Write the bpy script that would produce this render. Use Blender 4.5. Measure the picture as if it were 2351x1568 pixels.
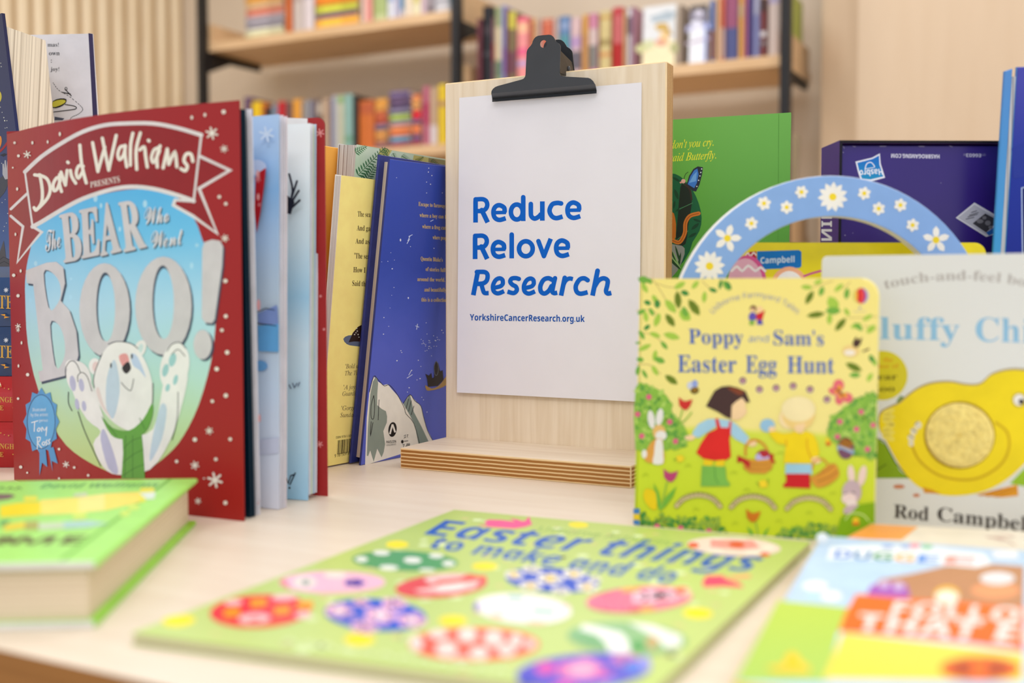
import bpy, bmesh, math, random
from mathutils import Vector, Matrix
from math import radians, sin, cos, pi

for _o in list(bpy.data.objects):
    bpy.data.objects.remove(_o)
scene = bpy.context.scene
COL = scene.collection
RND = random.Random(11)

# ------------------------------------------------------------------ camera
W, H, F = 2351.0, 1568.0, 2500.0          # photograph size and focal length in pixels
CAM = Vector((0, 0, 0.16))                # table top is z = 0, the camera looks along +Y
PITCH = math.atan(117.0 / F)
cd = bpy.data.cameras.new('camera')
cd.sensor_width = 36.0
cd.lens = F / W * 36.0
cd.clip_start = 0.05
cd.clip_end = 60
cd.dof.use_dof = True
cd.dof.focus_distance = 0.99
cd.dof.aperture_fstop = 3.45
cam = bpy.data.objects.new('camera', cd)
cam.location = CAM
cam.rotation_euler = (pi / 2 - PITCH, 0, 0)
COL.objects.link(cam)
scene.camera = cam

# ------------------------------------------------------------------ light
scene.view_settings.view_transform = 'Standard'
scene.view_settings.look = 'None'
scene.view_settings.gamma = 1.0
scene.view_settings.use_curve_mapping = False
scene.view_settings.exposure = 0.40
wd = bpy.data.worlds.new('shop_light')
scene.world = wd
wd.use_nodes = True
wd.node_tree.nodes['Background'].inputs['Color'].default_value = (0.94, 0.98, 1.06, 1)
wd.node_tree.nodes['Background'].inputs['Strength'].default_value = 0.72
def ceiling_or_fill_lamp(x, y, sx, sy, watts, z=2.06, col=(0.95, 0.97, 1.03)):
    l = bpy.data.lights.new('ceiling_or_fill_panel', 'AREA')
    l.shape = 'RECTANGLE'
    l.size, l.size_y = sx, sy
    l.energy = watts
    l.color = col
    o = bpy.data.objects.new('ceiling_or_fill_panel', l)
    o.location = (x, y, z)
    COL.objects.link(o)
for a in [(-1.0, 0.0, 1.2, .6, 4), (0.9, -0.3, 1.2, .6, 3.5), (-0.1, 1.35, 1.2, .5, 8), (1.7, 1.5, .6, 1.2, 4), (1.9, 0.1, .6, 1.2, 11),  # last one here is a fill added to brighten right-facing covers
          (-2.0, 2.0, .6, 1.2, 12), (-0.9, 2.7, 1.2, .4, 12), (0.6, 2.2, 1.2, .4, 10), (0.0, -1.6, 1.6, .8, 30)]:  # last one is an added front fill, boosted for upright faces
    ceiling_or_fill_lamp(*a)

# ------------------------------------------------------------------ directions shared by table, sign and bookcase
ALPHA = math.atan(2500.0 / 4841.0)
EX = Vector((cos(ALPHA), -sin(ALPHA), 0))     # along the table front, to the right and nearer
NX = Vector((sin(ALPHA), cos(ALPHA), 0))      # away from the viewer
Z = Vector((0, 0, 1))
def ray(px, py):
    a, b = (px - W / 2) / F, (H / 2 - py) / F
    return Vector((a, cos(PITCH) + b * sin(PITCH), -sin(PITCH) + b * cos(PITCH)))
def on_z(px, py, z=0.0):
    d = ray(px, py)
    return CAM + d * ((z - CAM.z) / d.z)
def on_plane(px, py, O, N):
    d = ray(px, py)
    return CAM + d * ((O - CAM).dot(N) / d.dot(N))
def at_y(px, py, y):
    d = ray(px, py)
    return CAM + d * (y / d.y)

# ------------------------------------------------------------------ materials
def lin(c):
    return tuple(((v / 255) / 12.92 if v / 255 <= .04045 else ((v / 255 + .055) / 1.055) ** 2.4) for v in c[:3])
_M = {}
def nodes(name):
    m = bpy.data.materials.new(name)
    m.use_nodes = True
    return m, m.node_tree.nodes, m.node_tree.links, m.node_tree.nodes['Principled BSDF']
def ink(c, rough=.42, spec=.25, var=.05, scale=60., metal=0.):
    """Printed card or paint: one colour with a little procedural unevenness."""
    key = (tuple(c), rough, spec, var, scale, metal)
    if key in _M:
        return _M[key]
    m, n, l, b = nodes('print_%d_%d_%d' % tuple(c[:3]))
    r, g, bl = lin(c)
    no = n.new('ShaderNodeTexNoise')
    no.inputs['Scale'].default_value = scale
    no.inputs['Detail'].default_value = 3
    tc = n.new('ShaderNodeTexCoord')
    l.new(tc.outputs['Object'], no.inputs['Vector'])
    ra = n.new('ShaderNodeValToRGB')
    ra.color_ramp.elements[0].position, ra.color_ramp.elements[1].position = .3, .7
    ra.color_ramp.elements[0].color = (r * (1 - var), g * (1 - var), bl * (1 - var), 1)
    ra.color_ramp.elements[1].color = (min(1, r * (1 + var)), min(1, g * (1 + var)), min(1, bl * (1 + var)), 1)
    l.new(no.outputs['Fac'], ra.inputs['Fac'])
    l.new(ra.outputs['Color'], b.inputs['Base Color'])
    b.inputs['Roughness'].default_value = rough
    b.inputs['Specular IOR Level'].default_value = spec
    b.inputs['Metallic'].default_value = metal
    _M[key] = m
    return m
def fade(name, axis, stops, rough=.42, blotch=0., bscale=30., origin=0.):
    """A colour blend, mostly print, along one object axis: stops = [(metres, colour), ...]."""
    m, n, l, b = nodes(name)
    tc = n.new('ShaderNodeTexCoord')
    sp = n.new('ShaderNodeSeparateXYZ')
    l.new(tc.outputs['Object'], sp.inputs[0])
    mr = n.new('ShaderNodeMapRange')
    a0, a1 = stops[0][0], stops[-1][0]
    mr.inputs['From Min'].default_value = a0
    mr.inputs['From Max'].default_value = a1
    src = sp.outputs['XYZ'.index(axis)]
    if blotch:
        no = n.new('ShaderNodeTexNoise')
        no.inputs['Scale'].default_value = bscale
        no.inputs['Detail'].default_value = 4
        l.new(tc.outputs['Object'], no.inputs['Vector'])
        ma = n.new('ShaderNodeMath')
        ma.operation = 'MULTIPLY_ADD'
        l.new(no.outputs['Fac'], ma.inputs[0])
        ma.inputs[1].default_value = blotch
        ad = n.new('ShaderNodeMath')
        ad.operation = 'SUBTRACT'
        l.new(src, ad.inputs[0])
        ad.inputs[1].default_value = blotch * .5
        l.new(ad.outputs[0], ma.inputs[2])
        src = ma.outputs[0]
    l.new(src, mr.inputs['Value'])
    ra = n.new('ShaderNodeValToRGB')
    el = ra.color_ramp.elements
    while len(el) < len(stops):
        el.new(.5)
    for e, (p, c) in zip(el, stops):
        e.position = (p - a0) / (a1 - a0)
        e.color = lin(c) + (1,)
    l.new(mr.outputs[0], ra.inputs['Fac'])
    l.new(ra.outputs['Color'], b.inputs['Base Color'])
    b.inputs['Roughness'].default_value = rough
    b.inputs['Specular IOR Level'].default_value = .25
    return m
def wood(name, light, dark, rot=0., stretch=(1, 14, 14), scale=6., rough=.45, axis_swap=None, contrast=(.35, .75)):
    m, n, l, b = nodes(name)
    tc = n.new('ShaderNodeTexCoord')
    mp = n.new('ShaderNodeMapping')
    mp.vector_type = 'TEXTURE'
    mp.inputs['Rotation'].default_value = (0, 0, rot)
    l.new(tc.outputs['Object'], mp.inputs['Vector'])
    m2 = n.new('ShaderNodeMapping')
    m2.inputs['Scale'].default_value = stretch
    l.new(mp.outputs[0], m2.inputs['Vector'])
    no = n.new('ShaderNodeTexNoise')
    no.inputs['Scale'].default_value = scale
    no.inputs['Detail'].default_value = 7
    no.inputs['Distortion'].default_value = .6
    l.new(m2.outputs[0], no.inputs['Vector'])
    ra = n.new('ShaderNodeValToRGB')
    ra.color_ramp.elements[0].position, ra.color_ramp.elements[1].position = contrast
    ra.color_ramp.elements[0].color = lin(light) + (1,)
    ra.color_ramp.elements[1].color = lin(dark) + (1,)
    l.new(no.outputs['Fac'], ra.inputs['Fac'])
    l.new(ra.outputs['Color'], b.inputs['Base Color'])
    b.inputs['Roughness'].default_value = rough
    b.inputs['Specular IOR Level'].default_value = .35
    return m
def plies(name, direction, period, light, dark, origin=0., share=.62):
    """Plywood edge: thin light veneers between dark ones, layered along `direction` (object space)."""
    m, n, l, b = nodes(name)
    tc = n.new('ShaderNodeTexCoord')
    dt = n.new('ShaderNodeVectorMath')
    dt.operation = 'DOT_PRODUCT'
    l.new(tc.outputs['Object'], dt.inputs[0])
    dt.inputs[1].default_value = direction
    no = n.new('ShaderNodeTexNoise')
    no.inputs['Scale'].default_value = 90
    l.new(tc.outputs['Object'], no.inputs['Vector'])
    a = n.new('ShaderNodeMath'); a.operation = 'MULTIPLY_ADD'
    l.new(no.outputs['Fac'], a.inputs[0]); a.inputs[1].default_value = period * .16
    l.new(dt.outputs['Value'], a.inputs[2])
    s = n.new('ShaderNodeMath'); s.operation = 'SUBTRACT'
    l.new(a.outputs[0], s.inputs[0]); s.inputs[1].default_value = origin
    d = n.new('ShaderNodeMath'); d.operation = 'DIVIDE'
    l.new(s.outputs[0], d.inputs[0]); d.inputs[1].default_value = period
    f = n.new('ShaderNodeMath'); f.operation = 'FRACT'
    l.new(d.outputs[0], f.inputs[0])
    ra = n.new('ShaderNodeValToRGB')
    e = ra.color_ramp.elements
    e[0].position = 0; e[0].color = lin(light) + (1,)
    e[1].position = (1 - share) * .8; e[1].color = lin(light) + (1,)
    x = e.new((1 - share)); x.color = lin(dark) + (1,)
    x = e.new(.96); x.color = lin(dark) + (1,)
    x = e.new(1.0); x.color = lin(light) + (1,)
    l.new(f.outputs[0], ra.inputs['Fac'])
    l.new(ra.outputs['Color'], b.inputs['Base Color'])
    b.inputs['Roughness'].default_value = .55
    b.inputs['Specular IOR Level'].default_value = .25
    return m
_PG = {}
def leaves(direction, base=(232, 220, 198), dark=(190, 176, 152), freq=900.):
    """Edge of a block of pages: fine lines stacked along `direction`."""
    key = (tuple(round(v, 3) for v in direction), base, dark, freq)
    if key in _PG:
        return _PG[key]
    m, n, l, b = nodes('page_edges')
    tc = n.new('ShaderNodeTexCoord')
    dt = n.new('ShaderNodeVectorMath')
    dt.operation = 'DOT_PRODUCT'
    l.new(tc.outputs['Object'], dt.inputs[0])
    dt.inputs[1].default_value = direction
    no = n.new('ShaderNodeTexNoise')
    no.noise_dimensions = '1D'
    no.inputs['Scale'].default_value = freq
    no.inputs['Detail'].default_value = 2
    l.new(dt.outputs['Value'], no.inputs['W'])
    ra = n.new('ShaderNodeValToRGB')
    ra.color_ramp.elements[0].position, ra.color_ramp.elements[1].position = .33, .55
    ra.color_ramp.elements[0].color = lin(dark) + (1,)
    ra.color_ramp.elements[1].color = lin(base) + (1,)
    l.new(no.outputs['Fac'], ra.inputs['Fac'])
    l.new(ra.outputs['Color'], b.inputs['Base Color'])
    b.inputs['Roughness'].default_value = .8
    b.inputs['Specular IOR Level'].default_value = .1
    _PG[key] = m
    return m

# ------------------------------------------------------------------ objects
def tag(o, label=None, cat=None, group=None, kind=None):
    for k, v in (('label', label), ('category', cat), ('group', group), ('kind', kind)):
        if v:
            o[k] = v
    return o
def thing(name, label, cat, loc, group=None):
    o = bpy.data.objects.new(name, None)
    o.empty_display_size = .02
    o.location = loc
    COL.objects.link(o)
    return tag(o, label, cat, group)
class MB:
    """Collects faces in world coordinates, then links them as one mesh object."""
    def __init__(self):
        self.v, self.f, self.mi, self.mats = [], [], [], []
    def m(self, mat):
        if mat not in self.mats:
            self.mats.append(mat)
        return self.mats.index(mat)
    def face(self, pts, mat):
        k = len(self.v)
        self.v += [Vector(p) for p in pts]
        self.f.append(list(range(k, k + len(pts))))
        self.mi.append(self.m(mat))
    def mesh(self, verts, faces, mat):
        k = len(self.v)
        self.v += [Vector(p) for p in verts]
        i = self.m(mat)
        for f in faces:
            self.f.append([k + q for q in f])
            self.mi.append(i)
    def hexa(self, p, mat, mats=None):
        """p: eight corners, 0-3 bottom ring, 4-7 top ring (same order). mats: per side (bottom, top, s01, s12, s23, s30)."""
        q = [(0, 3, 2, 1), (4, 5, 6, 7), (0, 1, 5, 4), (1, 2, 6, 5), (2, 3, 7, 6), (3, 0, 4, 7)]
        k = len(self.v)
        self.v += [Vector(a) for a in p]
        for j, f in enumerate(q):
            self.f.append([k + a for a in f])
            self.mi.append(self.m(mats[j] if mats and mats[j] else mat))
    def bm(self, bm, fn, pick):
        bm.normal_update()
        k = len(self.v)
        bm.verts.index_update()
        self.v += [fn(v.co) for v in bm.verts]
        for f in bm.faces:
            self.f.append([k + v.index for v in f.verts])
            self.mi.append(self.m(pick(f)))
    def build(self, name, parent=None, loc=None, label=None, smooth=None):
        me = bpy.data.meshes.new(name)
        L = Vector(loc) if loc is not None else (parent_loc(parent) if parent else Vector((0, 0, 0)))
        me.from_pydata([v - L for v in self.v], [], self.f)
        for m in self.mats:
            me.materials.append(m)
        me.polygons.foreach_set('material_index', self.mi)
        me.update()
        if smooth:
            me.polygons.foreach_set('use_smooth', [True] * len(me.polygons))
            me.set_sharp_from_angle(angle=radians(smooth))
        o = bpy.data.objects.new(name, me)
        COL.objects.link(o)
        if parent:
            o.parent = parent
        else:
            o.location = L
        if label:
            o['label'] = label
        return o
def parent_loc(p):
    L = Vector((0, 0, 0))
    while p:
        L += p.location
        p = p.parent
    return L

class Frame:
    """A flat face in the world: O corner, U right, V up, N toward the viewer. bend(u) bulges it toward N."""
    def __init__(self, O, U, V, N, bend=None):
        self.O, self.U, self.V, self.N = Vector(O), Vector(U).normalized(), Vector(V).normalized(), Vector(N).normalized()
        self.bend = bend
    def P(self, u, v, d=0.):
        if self.bend:
            d += self.bend(u)
        return self.O + self.U * u + self.V * v + self.N * d
    def uv(self, px, py, d=0.):
        off = d
        for _ in range(6 if self.bend else 1):
            p = on_plane(px, py, self.O + self.N * off, self.N) - self.O
            u, v = p.dot(self.U), p.dot(self.V)
            if self.bend:
                off = d + self.bend(u)
        return u, v
    def shift(self, d):
        return Frame(self.O + self.N * d, self.U, self.V, self.N, self.bend)
def upright(pt, U, lean=0.):
    """Vertical face standing at pt with horizontal direction U (2D); lean > 0 tips the top away, in degrees."""
    U = Vector((U[0], U[1], 0)).normalized()
    N0 = Vector((U.y, -U.x, 0))
    a = radians(lean)
    return Frame(pt, U, Z * cos(a) - N0 * sin(a), N0 * cos(a) + Z * sin(a))
def rounded(u0, v0, u1, v1, r=(0, 0, 0, 0), n=6):
    """Rectangle outline, corner radii in the order bl, br, tr, tl."""
    out = []
    for (cx, cy, a0), rr in zip([(u0, v0, 180), (u1, v0, 270), (u1, v1, 0), (u0, v1, 90)], r):
        sx = 1 if cx == u0 else -1
        sy = 1 if cy == v0 else -1
        if rr <= 0:
            out.append((cx, cy))
            continue
        for k in range(n + 1):
            a = radians(a0 + 90 * k / n)
            out.append((cx + sx * rr + rr * cos(a), cy + sy * rr + rr * sin(a)))
    return out
def prism(mb, fr, outline, d0, d1, mat, side=None, back=None, bevel=0., seg=2, cols=0):
    """Extrude an outline on a frame from depth d0 to d1 (d1 = the front)."""
    bm = bmesh.new()
    a = [bm.verts.new((u, v, d0)) for u, v in outline]
    b = [bm.verts.new((u, v, d1)) for u, v in outline]
    n = len(outline)
    ar = sum(outline[i][0] * outline[(i + 1) % n][1] - outline[(i + 1) % n][0] * outline[i][1] for i in range(n))
    if ar < 0:
        a.reverse(); b.reverse()
    bm.faces.new(list(reversed(a)))
    bm.faces.new(b)
    for i in range(n):
        bm.faces.new((a[i], a[(i + 1) % n], b[(i + 1) % n], b[i]))
    if bevel:
        ed = [e for e in bm.edges if abs(e.verts[0].co.z - e.verts[1].co.z) < 1e-9]
        bmesh.ops.bevel(bm, geom=ed, offset=bevel, segments=seg, profile=.5, affect='EDGES')
    if cols:
        us = [u for u, v in outline]
        for k in range(1, cols):
            u = min(us) + (max(us) - min(us)) * k / cols
            bmesh.ops.bisect_plane(bm, geom=bm.verts[:] + bm.edges[:] + bm.faces[:], plane_co=(u, 0, 0), plane_no=(1, 0, 0))
    def pick(f):
        if f.normal.z > .6:
            return mat
        if f.normal.z < -.6:
            return back or side or mat
        return side or mat
    mb.bm(bm, lambda c: fr.P(c.x, c.y, c.z), pick)
    bm.free()

# ------------------------------------------------------------------ lettering
STY = {'bs': (0x1D400, 0x1D41A, 0x1D7CE), 'is': (0x1D434, 0x1D44E, 0), 'bis': (0x1D468, 0x1D482, 0x1D7CE), 'scr': (0x1D4D0, 0x1D4EA, 0),
       'mono': (0x1D670, 0x1D68A, 0x1D7F6), 'ss': (0x1D5A0, 0x1D5BA, 0x1D7E2), 'sb': (0x1D5D4, 0x1D5EE, 0x1D7EC), 'si': (0x1D608, 0x1D622, 0), 'sbi': (0x1D63C, 0x1D656, 0x1D7EC)}
def styled(s, st):
    if st not in STY:
        return s
    up, lo, dg = STY[st]
    r = ''
    for c in s:
        if 'A' <= c <= 'Z':
            r += chr(up + ord(c) - 65)
        elif 'a' <= c <= 'z':
            r += '\u210e' if (st == 'is' and c == 'h') else chr(lo + ord(c) - 97)
        elif c.isdigit() and dg:
            r += chr(dg + ord(c) - 48)
        else:
            r += c
    return r
_T, _CAP = {}, {}
def letters(s, st):
    """2D triangles of a text, with its width and capital height both scaled to 1."""
    key = (s, st)
    if key in _T:
        return _T[key]
    def mk(t):
        c = bpy.data.curves.new('lettering', 'FONT')
        c.body = styled(t, st)
        c.resolution_u = 4
        o = bpy.data.objects.new('lettering', c)
        me = bpy.data.meshes.new_from_object(o)
        v = [(p.co.x, p.co.y) for p in me.vertices]
        f = [tuple(p.vertices) for p in me.polygons]
        bpy.data.objects.remove(o)
        bpy.data.curves.remove(c)
        bpy.data.meshes.remove(me)
        return v, f
    v, f = mk(s)
    if st not in _CAP:
        _CAP[st] = max(y for x, y in mk('H')[0])
    cap = _CAP[st]
    x0 = min(x for x, y in v)
    x1 = max(x for x, y in v)
    _T[key] = ([((x - x0) / (x1 - x0), y / cap) for x, y in v], f, (x1 - x0) / cap)
    return _T[key]

def crom(pts, n=6, closed=False):
    if len(pts) < 3:
        return list(pts)
    P = list(pts)
    out = []
    m = len(P)
    rng = range(m) if closed else range(m - 1)
    for i in rng:
        p0 = P[i - 1] if (closed or i > 0) else P[i]
        p1, p2 = P[i], P[(i + 1) % m]
        p3 = P[(i + 2) % m] if (closed or i + 2 < m) else p2
        for k in range(n):
            t = k / n
            out.append(tuple(.5 * (2 * b + (c - a) * t + (2 * a - 5 * b + 4 * c - d) * t * t + (3 * b - a - 3 * c + d) * t ** 3)
                             for a, b, c, d in zip(p0, p1, p2, p3)))
    if not closed:
        out.append(P[-1])
    return out

class Art:
    """Flat printed shapes on a frame, authored where they are seen and laid on the face as thin layers of ink."""
    def __init__(self, mb, fr, d=0., step=1.6e-5, cols=0, xf=None):
        self.mb, self.fr, self.d, self.step, self.cols, self.xf = mb, fr, d, step * .2, cols, xf
        self.tmp = []
    def up(self):
        self.d += self.step
    def _put(self, polys, mat, over=False):
        self.up()
        mat = ink(mat) if isinstance(mat, tuple) else mat
        for k, pts in enumerate(polys):
            if self.xf:
                pts = [self.xf(*p) for p in pts]
            self._uv([self.fr.uv(x, y) for x, y in pts], mat, (k % 4) * 3e-6 if over else 0.)
        if over:
            self.d += 9e-6
    def _uv(self, uvs, mat, e=0.):
        if self.cols:
            bm = bmesh.new()
            vs = [bm.verts.new((u, v, 0)) for u, v in uvs]
            bm.faces.new(vs)
            us = [u for u, v in uvs]
            a, b = min(us), max(us)
            w = self.cols
            for k in range(int(math.floor(a / w)), int(math.ceil(b / w)) + 1):
                if a < k * w < b:
                    if len(bm.faces) == 1 and len(uvs) > 4:
                        bmesh.ops.triangulate(bm, faces=bm.faces[:])
                    bmesh.ops.bisect_plane(bm, geom=bm.verts[:] + bm.edges[:] + bm.faces[:], plane_co=(k * w, 0, 0), plane_no=(1, 0, 0))
            self.mb.bm(bm, lambda c: self.fr.P(c.x, c.y, self.d + e), lambda f: mat)
            bm.free()
        else:
            self.mb.face([self.fr.P(u, v, self.d + e) for u, v in uvs], mat)
    def rect(self, u0, v0, u1, v1, mat):
        self.up()
        mat = ink(mat) if isinstance(mat, tuple) else mat
        self._uv([(u0, v0), (u1, v0), (u1, v1), (u0, v1)], mat)
    def poly(self, pts, mat, smooth=0):
        self._put([crom(pts, smooth, True) if smooth else pts], mat)
    def polys(self, many, mat):
        self._put(many, mat)
    @staticmethod
    def ellpts(cx, cy, rx, ry, rot=0., n=28):
        c, s = cos(radians(rot)), sin(radians(rot))
        return [(cx + rx * cos(2 * pi * k / n) * c - ry * sin(2 * pi * k / n) * s, cy + rx * cos(2 * pi * k / n) * s + ry * sin(2 * pi * k / n) * c) for k in range(n)]
    def ell(self, cx, cy, rx, ry, mat, rot=0., n=28):
        self._put([self.ellpts(cx, cy, rx, ry, rot, n)], mat)
    def dots(self, lst, mat, n=8):
        self._put([self.ellpts(e[0], e[1], e[2], e[3] if len(e) > 3 else e[2], 0, n) for e in lst], mat)
    def strokepolys(self, pts, w, smooth=0, closed=False, caps='rr'):
        """One band of quads with mitred joints (no overlaps) and a half disc at each round end."""
        if smooth:
            pts = crom(pts, smooth, closed)
        P = [pts[0]]
        for p in pts[1:]:
            if math.dist(p, P[-1]) > 1e-4:
                P.append(p)
        if closed and math.dist(P[0], P[-1]) < 1e-4:
            P.pop()
        N = len(P)
        if N < 2:
            return [self.ellpts(P[0][0], P[0][1], w / 2, w / 2, 0, 10)]
        ws = w if isinstance(w, (list, tuple)) else (w, w)
        hw = lambda i: (ws[0] + (ws[1] - ws[0]) * i / (N - 1)) / 2
        def nrm(a, b):
            L = math.dist(a, b)
            return (-(b[1] - a[1]) / L, (b[0] - a[0]) / L)
        Lf, Rt = [], []
        for i in range(N):
            a = P[i - 1] if (i > 0 or closed) else None
            b = P[(i + 1) % N] if (i < N - 1 or closed) else None
            if a is None:
                n, k = nrm(P[i], b), 1.
            elif b is None:
                n, k = nrm(a, P[i]), 1.
            else:
                n1, n2 = nrm(a, P[i]), nrm(P[i], b)
                n = (n1[0] + n2[0], n1[1] + n2[1])
                L = math.hypot(*n)
                n = n2 if L < 1e-3 else (n[0] / L, n[1] / L)
                k = min(1.8, 1 / max(.3, n[0] * n2[0] + n[1] * n2[1]))
            h = hw(i) * k
            Lf.append((P[i][0] + n[0] * h, P[i][1] + n[1] * h))
            Rt.append((P[i][0] - n[0] * h, P[i][1] - n[1] * h))
        out = [[Lf[i], Lf[(i + 1) % N], Rt[(i + 1) % N], Rt[i]] for i in range(N if closed else N - 1)]
        if not closed:
            for e, (i, j) in enumerate(((0, 1), (N - 1, N - 2))):
                if caps[e] == 'r':
                    a0 = math.atan2(P[i][1] - P[j][1], P[i][0] - P[j][0])
                    h = hw(i)
                    out.append([(P[i][0] + h * cos(a0 - pi / 2 + pi * k / 8), P[i][1] + h * sin(a0 - pi / 2 + pi * k / 8)) for k in range(9)])
        return out
    def stroke(self, pts, w, mat, smooth=0, closed=False, caps='rr'):
        self._put(self.strokepolys(pts, w, smooth, closed, caps), mat)
    def strokes(self, many, w, mat, smooth=0, caps='rr'):
        for p in many:
            self._put(self.strokepolys(p, w, smooth, False, caps), mat)
    def text(self, s, st, p0, p1, q0, q1, mat, dxy=(0, 0)):
        """Text whose baseline runs p0-p1 and whose capital line runs q0-q1."""
        v, f, _ = letters(s, st)
        def mp(a, t):
            bx, by = p0[0] + (p1[0] - p0[0]) * a, p0[1] + (p1[1] - p0[1]) * a
            qx, qy = q0[0] + (q1[0] - q0[0]) * a, q0[1] + (q1[1] - q0[1]) * a
            return (bx + (qx - bx) * t + dxy[0], by + (qy - by) * t + dxy[1])
        V = [mp(*p) for p in v]
        self._put([[V[i] for i in g] for g in f], mat)
    def line(self, s, st, x, y, h, mat, w=None, slope=0., slant=0., right=False):
        """A line of text from (x, y), capital height h; w = its width (else natural)."""
        k = letters(s, st)[2]
        w = w or k * h
        if right:
            x, y = x - w, y - w * slope
        p0, p1 = (x, y), (x + w, y + w * slope)
        self.text(s, st, p0, p1, (x + slant * h, y - h), (x + w + slant * h, y + w * slope - h), mat)
    def arc(self, s, st, path, h, mat):
        v, f, _ = letters(s, st)
        P = crom(path, 12)
        L = [0.]
        for i in range(len(P) - 1):
            L.append(L[-1] + math.dist(P[i], P[i + 1]))
        def mp(a, t):
            d = max(0, min(.99999, a)) * L[-1]
            i = max(j for j in range(len(L) - 1) if L[j] <= d)
            k = (d - L[i]) / (L[i + 1] - L[i])
            x, y = P[i][0] + (P[i + 1][0] - P[i][0]) * k, P[i][1] + (P[i + 1][1] - P[i][1]) * k
            l = L[i + 1] - L[i]
            tx, ty = (P[i + 1][0] - P[i][0]) / l, (P[i + 1][1] - P[i][1]) / l
            return (x + ty * t * h, y - tx * t * h)
        V = [mp(*p) for p in v]
        self._put([[V[i] for i in g] for g in f], mat)
    def leaf(self, items, mat):
        ps = []
        for x, y, L, w, a in items:
            c, s = cos(radians(a)), sin(radians(a))
            o = [(-.5, 0), (-.25, .4), (.1, .5), (.35, .28), (.5, 0), (.35, -.28), (.1, -.5), (-.25, -.4)]
            ps.append([(x + p * L * c - q * w * s, y + p * L * s + q * w * c) for p, q in o])
        self._put(ps, mat, True)
    def flakes(self, items, mat, arms=3):
        ps = []
        for x, y, r in items:
            for k in range(arms):
                a = pi * k / arms + .3
                ps += self.strokepolys([(x - r * cos(a), y - r * sin(a)), (x + r * cos(a), y + r * sin(a))], max(1.3, r * .3))
        self._put(ps, mat, True)
    def petals(self, cx, cy, r, n, mat, mid, rm, rot=-90., wid=.42, sy=1.):
        ps = []
        for k in range(n):
            a = rot + 360. * k / n
            c, s = cos(radians(a)), sin(radians(a))
            o = [(.12, -.1), (.45, -wid / 2), (.75, -wid / 2.1), (1, 0), (.75, wid / 2.1), (.45, wid / 2), (.12, .1)]
            ps.append([(cx + r * (p * c - q * s), cy + sy * r * (p * s + q * c)) for p, q in o])
        self._put(ps, mat, True)
        self.ell(cx, cy, rm, rm * sy, mid)
# ================================================================== THE SETTING
M_WALL = ink((220, 203, 180), .8, .1, .03, 3.)
M_SLAT = wood('pale_slat_wood', (248, 230, 196), (236, 212, 172), stretch=(10, 10, .6), scale=5)
M_SLATBACK = ink((190, 160, 118), .7, .2)
M_PANEL = wood('pale_wall_wood', (220, 196, 166), (212, 186, 154), rot=-ALPHA, stretch=(5, 5, .5), scale=4, contrast=(.2, .9))
M_FLOOR = wood('floor_boards', (190, 165, 130), (160, 135, 100), rot=-ALPHA, stretch=(1, 8, 1), scale=5)
M_CEIL = ink((240, 238, 232), .9, .1, .02)
M_SHELF = wood('shelf_wood', (228, 192, 148), (210, 172, 126), rot=-ALPHA, stretch=(1, 12, 12), scale=5)
M_BLACK = ink((26, 25, 26), .45, .4, .1)
C0 = Vector((0, 3.3, 0))
FZ, CZ = -0.75, 2.10
def bc(s, w, z):
    return C0 + EX * s + NX * w + Z * z
def bc_at(px, py, w=0.):
    p = on_plane(px, py, C0 + NX * w, NX) - C0
    return p.dot(EX), p.z
def block(mb, s0, s1, w0, w1, z0, z1, mat, mats=None, fn=bc, lean=0.):
    """Box in bookcase directions. Sides in mats: bottom, top, front, right, back, left."""
    a = lean * (z1 - z0)
    mb.hexa([fn(s0, w0, z0), fn(s1, w0, z0), fn(s1, w1, z0), fn(s0, w1, z0), fn(s0 + a, w0, z1), fn(s1 + a, w0, z1), fn(s1 + a, w1, z1), fn(s0 + a, w1, z1)], mat, mats)
def struct(name, mb):
    return tag(mb.build(name), kind='structure')
WB = .35
mb = MB(); block(mb, -2.6, 3.6, WB, WB + .1, FZ, CZ, M_WALL); struct('wall_back', mb)
mb = MB(); mb.hexa([(-5, -3, FZ - .05), (4, -3, FZ - .05), (4, 6.5, FZ - .05), (-5, 6.5, FZ - .05), (-5, -3, FZ), (4, -3, FZ), (4, 6.5, FZ), (-5, 6.5, FZ)], M_FLOOR); struct('floor', mb)
mb = MB(); mb.hexa([(-5, -3, CZ), (4, -3, CZ), (4, 6.5, CZ), (-5, 6.5, CZ), (-5, -3, CZ + .05), (4, -3, CZ + .05), (4, 6.5, CZ + .05), (-5, 6.5, CZ + .05)], M_CEIL); struct('ceiling', mb)
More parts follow.
